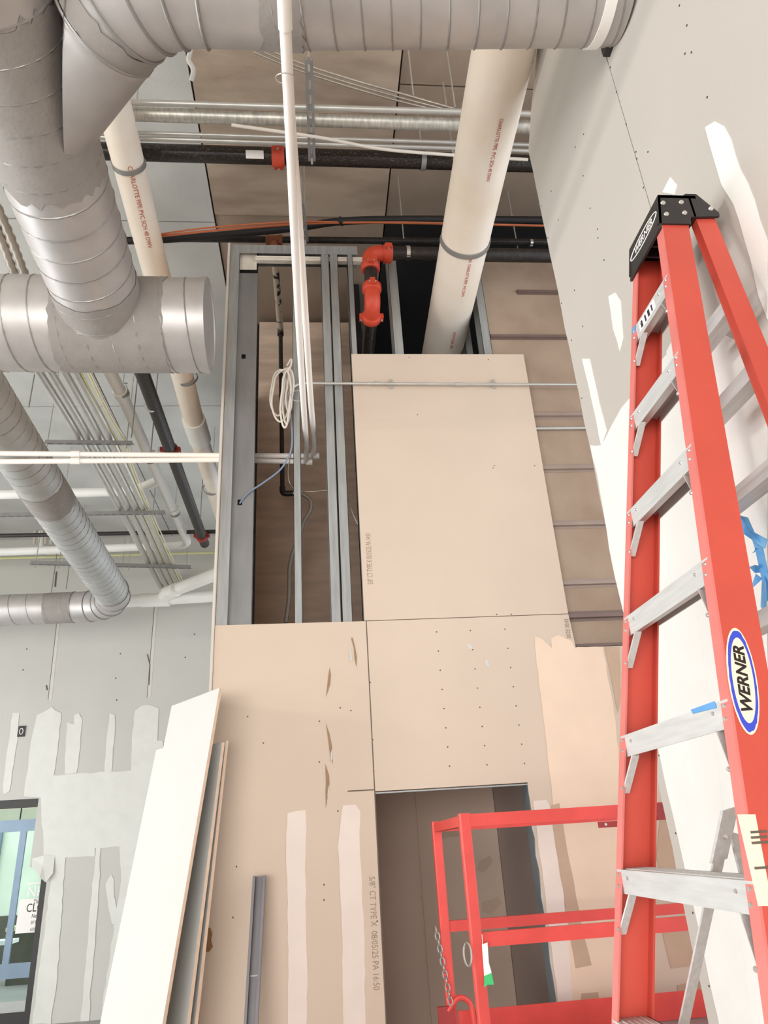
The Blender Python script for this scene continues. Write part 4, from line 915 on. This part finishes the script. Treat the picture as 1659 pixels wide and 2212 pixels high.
t = thing('drywall_board', 'drywall board behind the tall white one, its corner peeping left', 'drywall board', B1 + ed*0.13, 'leaning drywall boards')
qq = [v - nr*0.02 for v in (B1 + ed*0.3, B1 + ed*(bw + 0.15), B1.lerp(T1, 0.92) + ed*(bw + 0.15), B1.lerp(T1, 0.92) + ed*0.3)]
obj('core', MB().hexa(qq + [v - nr*0.016 for v in qq]), 'gypsum_core', t); obj('face_paper', MB().hexa([v + nr*0.0006 for v in qq] + qq), 'board_white', t)
a, b = P(561, 1893, Y=D - 0.06), P(543, 2212, Y=D - 0.15)
dn = (b - a).normalized(); b = a + dn*((a.z - FL)/-dn.z)
m = MB(); wv = pw(a, 26)/2; sx = Vector((1, 0, 0)); sx = (sx - dn*sx.dot(dn)).normalized(); sy = dn.cross(sx)
t = thing('steel_track', 'grey steel stud leaning on the tan wall by the boards', 'stud', b)
m.bar(a, b, sx, sy, wv, 0.002); obj('web', m, 'steel_track', t)
for sg in (-1, 1):
    m = MB(); off = sx*sg*wv; y_ = sy if sy.y > 0 else -sy
    m.bar(a + off - y_*0.018, b + off - y_*0.018, sx, sy, 0.002, 0.018); m.bar(a + off*0.82 - y_*0.036, b + off*0.82 - y_*0.036, sx, sy, wv*0.18, 0.0015); obj('flange', m, 'steel_track', t)
m = MB(); q = a.lerp(b, (a - P(549, 2107, Y=D-0.1)).length/(a - b).length); m.box(q + Vector((-0.02, -0.006, -0.004)), q + Vector((0.02, 0.0, 0.004))); obj('tab', m, 'steel_stud', t)

# ================================================================== STEP LADDER
LZ0 = 3.445
def kz(k): return LZ0 - 0.305*k
def zk(z): return (LZ0 - z)/0.305
def XF(k): return 1.022 - 0.061*k
def YN(k): return 1.495 - 0.043*k
def YF(k): return 1.760 + 0.028*k
kb, kt = zk(FL), zk(3.72)
L = thing('step_ladder', 'tall red fiberglass step ladder leaning at the right wall', 'ladder', (XF(kb) + 0.3, (YN(kb)+YF(kb))/2, FL))
def rail(yf, s, xf, dep, fl, k0, k1, name, mt_w='fiberglass', mt_f='fiberglass_edge', t=0.005):
    """channel rail: web facing along Y, front and rear flanges turned inwards (s = +1 for the near rail)"""
    def pt(k, dx, dy): return Vector((xf(k) + dx, yf(k) + dy*s, kz(k)))
    def slab(x0, x1, y0, y1):
        return MB().hexa([pt(k0, x0, y0), pt(k0, x1, y0), pt(k0, x1, y1), pt(k0, x0, y1), pt(k1, x0, y0), pt(k1, x1, y0), pt(k1, x1, y1), pt(k1, x0, y1)])
    o = obj(name, slab(t, dep - t, 0, t), mt_w, L)
    obj('front_flange', slab(0, t, 0, fl), mt_f, o); obj('rear_flange', slab(dep - t, dep, 0, fl), mt_w, o)
    return o
rn = rail(YN, 1, XF, 0.088, 0.033, kb, kt, 'front_rail')
rfar = rail(YF, -1, XF, 0.088, 0.033, kb, kt, 'front_rail')
def XB(k): return 1.170 - 0.021*(k - 0.06) if k > -3 else 0
def YBN(k): return 1.495 - 0.043*k
def YBF(k): return 1.735 + 0.028*k
rail(YBN, 1, XB, 0.062, 0.03, kb, kt - 0.05, 'rear_rail', mt_f='fiberglass'); rail(YBF, -1, XB, 0.062, 0.03, kb, kt - 0.05, 'rear_rail', mt_f='fiberglass')
# treads
rv = MB()
for k in range(0, 12):
    z = kz(k); x = XF(k); y0, y1 = YN(k) + 0.006, YF(k) - 0.006; st_ = 0.084
    m = MB()
    m.box((x + 0.002, y0, z - 0.004), (x + st_, y1, z)); m.box((x - 0.001, y0, z - 0.052), (x + 0.002, y1, z)); m.box((x + st_ - 0.003, y0, z - 0.03), (x + st_, y1, z))
    for j in range(5): m.box((x + 0.012 + j*0.013, y0, z), (x + 0.016 + j*0.013, y1, z + 0.0018))
    m.box((x + 0.004, y0, z - 0.044), (x + 0.03, y1, z - 0.041))
    st = obj('step', m, 'aluminium', L)
    for yy, s in ((y0, 1), (y1, -1)):
        g_ = MB(); a = Vector((x + 0.004, yy + s*0.06, z - 0.052)); b = Vector((x + 0.004 - 0.02, yy + s*0.004, z - 0.135)); g_.bar(a, b, (1, 0, 0), (0, 1, 1), 0.009, 0.0025); obj('knee_brace', g_, 'aluminium', st)
        rv.lathe((x - 0.001, yy + s*0.062, z - 0.018), (-1, 0, 0), [(0, 0.0045), (0.003, 0.0035)], 8)
        for dz in (-0.012, -0.036, -0.125):
            rv.lathe((XF(zk(z + dz)), yy - s*0.006 + s*0.018, z + dz), (-1, 0, 0), [(0, 0.005), (0.003, 0.004)], 8)
stuff(obj('rivet', rv, 'rivet', L))
# rear braces
for px, py in ((1572, 640), (1622, 800), (1668, 1015), (1700, 1320)):
    q = P(px, py, X=XB(1.0) + 0.01); k = zk(q.z); m = MB(); m.box((XB(k) + 0.004, YBN(k) + 0.006, q.z - 0.03), (XB(k) + 0.05, YBF(k) - 0.006, q.z - 0.026)); m.box((XB(k) + 0.001, YBN(k) + 0.006, q.z - 0.03), (XB(k) + 0.004, YBF(k) - 0.006, q.z + 0.012)); m.box((XB(k) + 0.05, YBN(k) + 0.006, q.z - 0.03), (XB(k) + 0.053, YBF(k) - 0.006, q.z + 0.012))
    obj('rear_brace', m, 'aluminium', L)
# spreader bar
a, b = P(1572, 1765, Y=1.52), P(1456, 2310, Y=1.93); m = MB(); m.bar(a, b, (0, 1, 0), (1, 0, 0.2), 0.004, 0.013); sp_ = obj('spreader_bar', m, 'aluminium', L)
m = MB(); c = a.lerp(b, -0.03); d_ = a.lerp(b, 0.16); m.bar(c, d_, (0, 1, 0), (1, 0, 0.2), 0.006, 0.018); obj('spreader_bracket', m, 'aluminium', sp_)
m = MB(); m.lathe(a.lerp(b, 0.07) + Vector((0, -0.006, 0)), (0, -1, 0), [(0, 0.006), (0.004, 0.004)], 8); obj('pivot_rivet', m, 'rivet', sp_)
a, b = P(1588, 1800, Y=1.60), P(1640, 2000, Y=1.45); m = MB(); m.bar(a, b, (0, 1, 0), (1, 0, -0.3), 0.004, 0.013); obj('spreader_bar', m, 'aluminium', L)
# top cap
cz0, cz1 = 3.665, 3.785
def YN2(k): return YN(k) - 0.012
ktop, kbt = zk(cz1), zk(cz0)
y0c, y1c = YN(kt) - 0.014, YF(kt) + 0.012
xf0, xf1 = XF(kbt) - 0.012, XF(ktop) - 0.010
xr1 = 1.262
m = MB()
m.hexa([(xf1, y0c, cz1 - 0.012), (xr1 - 0.06, y0c, cz1 - 0.012), (xr1 - 0.06, y1c, cz1 - 0.012), (xf1, y1c, cz1 - 0.012), (xf1, y0c, cz1), (xr1 - 0.06, y0c, cz1), (xr1 - 0.06, y1c, cz1), (xf1, y1c, cz1)])
for yy, s in ((y0c, 1), (y1c, -1)):
    m.prism([(xf0, yy, cz0), (xf0 + 0.105, yy, cz0), (xf0 + 0.112, yy, cz0 + 0.03), (xr1 - 0.002, yy, cz0 + 0.035), (xr1, yy, cz0 + 0.05), (xr1 - 0.055, yy, cz1 + 0.008), (xr1 - 0.09, yy, cz1 + 0.008), (xr1 - 0.10, yy, cz1), (xf1, yy, cz1)], (0, 0.008*s, 0))
m.hexa([(xf0, y0c, cz0 - 0.02), (xf0 + 0.008, y0c, cz0 - 0.02), (xf0 + 0.008, y1c, cz0 - 0.02), (xf0, y1c, cz0 - 0.02), (xf1, y0c, cz1), (xf1 + 0.008, y0c, cz1), (xf1 + 0.008, y1c, cz1), (xf1, y1c, cz1)])
for f in (0.3, 0.5, 0.7): yy = y0c + (y1c - y0c)*f; m.box((xf1 + 0.01, yy - 0.003, cz0 + 0.02), (xr1 - 0.07, yy + 0.003, cz1 - 0.012))
m.box((xr1 - 0.085, y0c, cz0 + 0.03), (xr1 - 0.078, y1c, cz1))
cap = obj('top_cap', m, 'black_plastic', L)
m = MB()
for dx, dz in ((0.035, 0.085), (0.035, 0.038), (0.095, 0.09), (0.095, 0.045), (0.185, 0.065)): m.lathe((xf0 + dx, y0c - 0.0005, cz0 + dz), (0, -1, 0), [(0, 0.0085), (0.003, 0.007)], 10)
stuff(obj('cap_rivet', m, 'rivet', cap))
cyc = (y0c + y1c)/2; cx_ = (xf0 + xf1)/2
def on_cap(u, v): zc = (cz0 + cz1)/2 + v; return Vector((xf0 + (xf1 - xf0)*((zc - cz0 + 0.02)/(cz1 - cz0 + 0.02)) - 0.0012, cyc + u, zc))
N = 32
m = MB(); m.tube([on_cap(0.10*math.cos(2*math.pi*j/N), 0.026*math.sin(2*math.pi*j/N)) for j in range(N)], 0.0018, 6, closed=True); obj('cap_oval', m, 'label_white', cap)
text('cap_lettering', 'WERNER', 'label_white', cap, on_cap(0, 0), (0, -1, 0), (0.12, 0, 1), 0.034, ext=0.0005, shear=0.2)
# oval maker's label on the near rail
A_, B_ = P(1597, 1352, Y=YN(3.9) - 0.0015), P(1634, 1584, Y=YN(4.7) - 0.0015)
A_.y = YN(zk(A_.z)) - 0.0015; B_.y = YN(zk(B_.z)) - 0.0015; ctr = (A_ + B_)/2; ax = (A_ - B_); hl = ax.length/2; ax.normalize(); nr_ = Vector((0, -1, 0.141)); nr_ = (nr_ - ax*nr_.dot(ax)).normalized(); sd_ = ax.cross(nr_)
def web_pt(a_, b_):                                   # a point on the web face of the near rail
    q = ctr + ax*a_ + sd_*b_; k = zk(q.z); return Vector((q.x, YN(k) - 0.001, q.z))
def oval(ra, rb, lift, name, mt, par, wob=0.0, t=0.0008):
    pts = []
    for j in range(48):
        th = 2*math.pi*j/48; w = 1 + (random.uniform(-wob, wob) if wob else 0)
        q = web_pt(ra*math.cos(th)*w, rb*math.sin(th)*w); q.y -= lift; pts.append(q)
    m = MB(); m.prism(pts, (0, -t, 0)); return obj(name, m, mt, par)
lab_ = oval(hl, 0.0285, 0.0, 'maker_label', 'label_cream', rn)
oval(hl*0.955, 0.0255, 0.0009, 'label_ring', 'label_blue', lab_, 0.02)
oval(hl*0.80, 0.0205, 0.0018, 'label_centre', 'label_cream', lab_)
q = web_pt(0, 0); q.y -= 0.003
text('label_lettering', 'WERNER', 'ink_black', lab_, q, ax, -sd_, 0.030, ext=0.0005, shear=0.18, width=1.13, bold=0.0009)
pts = []
for px, py in ((1625, 1757), (1665, 1757), (1690, 1960), (1659, 1960)):
    q = P(px, py, Y=YN(5.8)); pts.append(Vector((q.x, YN(zk(q.z)) - 0.001, q.z)))
m = MB(); m.prism(pts, (0, -0.0008, 0)); wl_ = obj('warning_label', m, 'label_cream', rn)
for px, py in ((1652, 1800), (1652, 1812), (1653, 1824), (1656, 1880)): q = P(px, py, Y=YN(5.8)); q.y = YN(zk(q.z)) - 0.002; obj('label_print', MB().box(q, q + Vector((0.03, -0.0006, 0.004))), 'ink', wl_)
# sticker on the top step
k = 0; m = MB(); m.box((XF(0) - 0.0022, YN(0) + 0.10, kz(0) - 0.040), (XF(0) - 0.0012, YF(0) - 0.055, kz(0) - 0.008)); stk = obj('step_sticker', m, 'label_white', L)
m = MB()
for j, (f, w) in enumerate(((0.1, 0.012), (0.3, 0.02), (0.55, 0.014), (0.8, 0.02))): yy = YN(0) + 0.105 + 0.10*f; m.box((XF(0) - 0.003, yy, kz(0) - 0.036), (XF(0) - 0.0022, yy + w*0.6, kz(0) - 0.014))
obj('sticker_print', m, 'ink_black', stk)
# blue tape scraps on steps, blue plastic caught at the rear braces
def tape(label, pts, mt='tape_blue'):
    m = MB(); m.prism(pts, (-0.001, -0.0005, 0.0012)); return tag(obj('masking_tape', m, mt), label, 'tape', 'blue tape scraps')
x = XF(4) - 0.0015
tape('strip of blue masking tape along step beside the oval label', [(x, YN(4) + 0.05, kz(4) + 0.002), (x, YN(4) + 0.15, kz(4) + 0.002), (x, YN(4) + 0.145, kz(4) - 0.006), (x, YN(4) + 0.05, kz(4) - 0.010)])
x = XF(0) - 0.003
tape('blue tape scrap on the end of the topmost step', [(x, YF(0) - 0.035, kz(0) + 0.004), (x, YF(0) - 0.03, kz(0) - 0.02), (x, YF(0) - 0.012, kz(0) - 0.022), (x, YF(0) - 0.010, kz(0) - 0.002)])
XPL = 1.235
bl_ = [[(1600,1112),(1612,1118),(1630,1150),(1659,1165),(1659,1185),(1632,1172),(1608,1150)], [(1630,1165),(1645,1170),(1655,1230),(1659,1290),(1652,1300),(1640,1240)], [(1632,1180),(1622,1195),(1628,1192),(1640,1185)], [(1625,1225),(1640,1220),(1650,1225),(1645,1236),(1630,1238)], [(1638,1240),(1625,1270),(1629,1272),(1645,1250)], [(1640,1230),(1659,1260),(1665,1330),(1650,1310)]]
t = thing('plastic_film', 'torn blue plastic film caught behind the ladder near rail', 'plastic film', P(1640, 1310, X=XPL))
for i, q in enumerate(bl_):
    m = MB(); m.prism([P(x, y, X=XPL) + Vector((random.uniform(-0.012, 0.012), 0, 0)) for x, y in q], (-0.002, 0, 0)); obj('film_strip', m, 'plastic_blue', t)

# ================================================================== SCISSOR LIFT
Y1, Y2 = 3.42, 4.20
xL = P(1010, 1900, Y=Y1).x - 0.01; xL2 = P(943, 1900, Y=Y2).x
zt1 = P(1005, 1762, Y=Y1).z; zm1 = P(1060, 2030, Y=Y1).z; zm2 = P(1000, 2000, Y=Y2).z; zt2 = P(926, 1780, Y=Y2).z
zp = P(1200, 2166, Y=Y2).z - 0.12; xRr = 2.35
t = thing('scissor_lift', 'red scissor lift with guard rails parked before the doorway', 'lift', ((xL + xRr)/2, (Y1 + Y2)/2, FL))
def sq(a, b, w=0.022, h=0.022, nm='rail'):
    a, b = Vector(a), Vector(b); d = (b - a).normalized()
    u = Vector((0, 1, 0)) if abs(d.y) < 0.7 else Vector((1, 0, 0)); u = (u - d*u.dot(d)).normalized()
    return obj(nm, MB().bar(a, b, u, d.cross(u), w, h), 'lift_red', t)
rt = 0.026
def angle_post(x, y, z0, z1, w=0.05):
    e_ = 0.006; m = MB(); m.prism([(x + e_, y, z0), (x + w - e_, y, z0), (x + w, y + e_, z0), (x + w, y + w - e_, z0), (x + w - e_, y + w, z0), (x + e_, y + w, z0), (x, y + w - e_, z0), (x, y + e_, z0)], (0, 0, z1 - z0)); return obj('post', m, 'lift_red', t)
angle_post(xL, Y1 - 0.006, zp, zt1 + 0.01, 0.048); angle_post(xL2, Y2 - 0.006, zp, zt2 + 0.01, 0.048)
angle_post(xRr - 0.05, Y1, zp, zt1); angle_post(xRr - 0.05, Y2, zp, zt2)
sq((xL + 0.01, Y1 + 0.03, zt1 - 0.02), (xRr, Y1 + 0.03, zt1 - 0.02), 0.026, 0.026); sq((xL2 + 0.01, Y2 + 0.03, zt2 - 0.02), (xRr, Y2 + 0.03, zt2 - 0.02))
sq((xL + 0.03, Y1 + 0.03, zt1 - 0.02), (xL2 + 0.03, Y2 + 0.03, zt2 - 0.02))
sq((xL + 0.03, Y1 + 0.03, zm1), (xRr, Y1 + 0.03, zm1), 0.012, 0.027, 'mid_rail'); sq((xL2 + 0.03, Y2 + 0.03, zm2), (xRr, Y2 + 0.03, zm2), 0.012, 0.025, 'mid_rail')
m = MB(); m.box((xL + 0.05, Y1 + 0.008, zp + 0.002), (xRr - 0.06, Y1 + 0.016, zp + 0.12)); obj('toe_board', m, 'lift_red', t)
m = MB(); m.box((xL2 + 0.055, Y2 + 0.008, zp + 0.002), (xRr - 0.06, Y2 + 0.016, zp + 0.12)); obj('toe_board', m, 'lift_red', t)
m = MB(); m.box((xL - 0.005, Y1 - 0.005, zp - 0.07), (xRr + 0.005, Y2 + 0.055, zp)); obj('platform', m, 'strut_grey', t)
m = MB(); q = P(1300, 1775, Y=Y1); m.box(q + Vector((-0.02, -0.008, -0.025)), q + Vector((0.12, 0.0, 0.0))); obj('latch_plate', m, 'red_dark', t)
m = MB(); m.lathe(q + Vector((0.012, -0.008, -0.012)), (0, -1, 0), [(0, 0.008), (0.006, 0.006)], 8); obj('latch_bolt', m, 'rivet', t)
m = MB(); q = P(1438, 1750, Y=Y1); m.box(q + Vector((-0.06, -0.03, -0.04)), q + Vector((0.02, 0.02, 0.03))); obj('corner_bracket', m, 'red_dark', t)
for x0, x1 in ((xL + 0.05, xL + 1.4), (xL + 1.4, xL + 0.05)):
    for y in (Y1 + 0.15, Y2 - 0.12): sq((x0, y, FL + 0.42), (x1, y, zp - 0.09), 0.03, 0.04, 'scissor_arm')
m = MB(); m.box((xL + 0.03, Y1 + 0.02, FL + 0.14), (xRr - 0.05, Y2, FL + 0.40)); obj('base', m, 'lift_red', t)
for x in (xL + 0.25, xRr - 0.3):
    for y in (Y1 - 0.02, Y2 - 0.05): obj('wheel', MB().lathe((x, y, FL + 0.16), (0, 1, 0), [(0, 0.10), (0, 0.15), (0.02, 0.16), (0.09, 0.16), (0.11, 0.15), (0.11, 0.1)], 24), 'black_plastic', t, True)
# gate lock, chain and ring
q = P(968, 2185, Y=Y2 - 0.03)
m = MB(); m.box(q + Vector((-0.05, 0, -0.12)), q + Vector((0.03, 0.02, 0.02))); gl = obj('gate_lock', m, 'red_dark', t)
m = MB(); m.tube(fillet([q + Vector((0.0, 0.01, 0.0)), q + Vector((0.06, 0.01, 0.06)), q + Vector((0.12, 0.01, 0.03)), q + Vector((0.13, 0.01, -0.1))], 0.04), 0.013, 8); obj('handle', m, 'lift_red', gl)
a, b = P(941, 2003, Y=Y2 - 0.03), P(974, 2170, Y=Y2 - 0.03); nL = 12
chn = thing('chain', 'steel safety chain hanging from the lift guard rail', 'chain', b)
me0 = None
for i in range(nL):
    c = a.lerp(b, (i + 0.5)/nL); d_ = (b - a).normalized(); s_ = Vector((1, 0, 0)) if i % 2 else Vector((0, 1, 0)); s_ = (s_ - d_*s_.dot(d_)).normalized(); hl_ = (b - a).length/nL*0.68
    m = MB(); m.tube([c + d_*hl_*math.cos(th) + s_*0.011*math.sin(th) for th in [2*math.pi*j/12 for j in range(12)]], 0.0035, 6, closed=True); obj('link', m, 'chain_steel', chn)
c = P(1012, 2062, Y=Y1 - 0.012); m = MB(); m.tube([c + Vector((0.016*math.cos(th) - 0.004, 0, 0.042*math.sin(th))) for th in [2*math.pi*j/16 for j in range(16)]], 0.004, 6, closed=True); tag(obj('pull_ring', m, 'chain_steel'), 'oval steel ring hooked on the front lift post', 'ring')
tg = thing('inspection_tag', 'white and green inspection tag dangling from lift mid rail', 'tag', P(1052, 2130, Y=Y1 - 0.02))
q = [P(x, y, Y=Y1 - 0.02) for x, y in ((1041,2040),(1053,2036),(1054,2050),(1056,2080),(1062,2101),(1046,2110),(1044,2080),(1042,2055))]
m = MB(); m.prism(q, (0, 0.0012, 0)); obj('tag_card', m, 'label_white', tg)
q = [P(x, y, Y=Y1 - 0.0205) for x, y in ((1046,2108),(1062,2102),(1067,2127),(1054,2127),(1046,2133))]
m = MB(); m.prism(q, (0, 0.0012, 0)); obj('tag_foot', m, 'tag_green', tg)
m = MB(); m.tube([P(1041, 2018, Y=Y1 - 0.02), P(1043, 2042, Y=Y1 - 0.02)], 0.0015, 5); obj('tag_string', m, 'cable_white', tg)
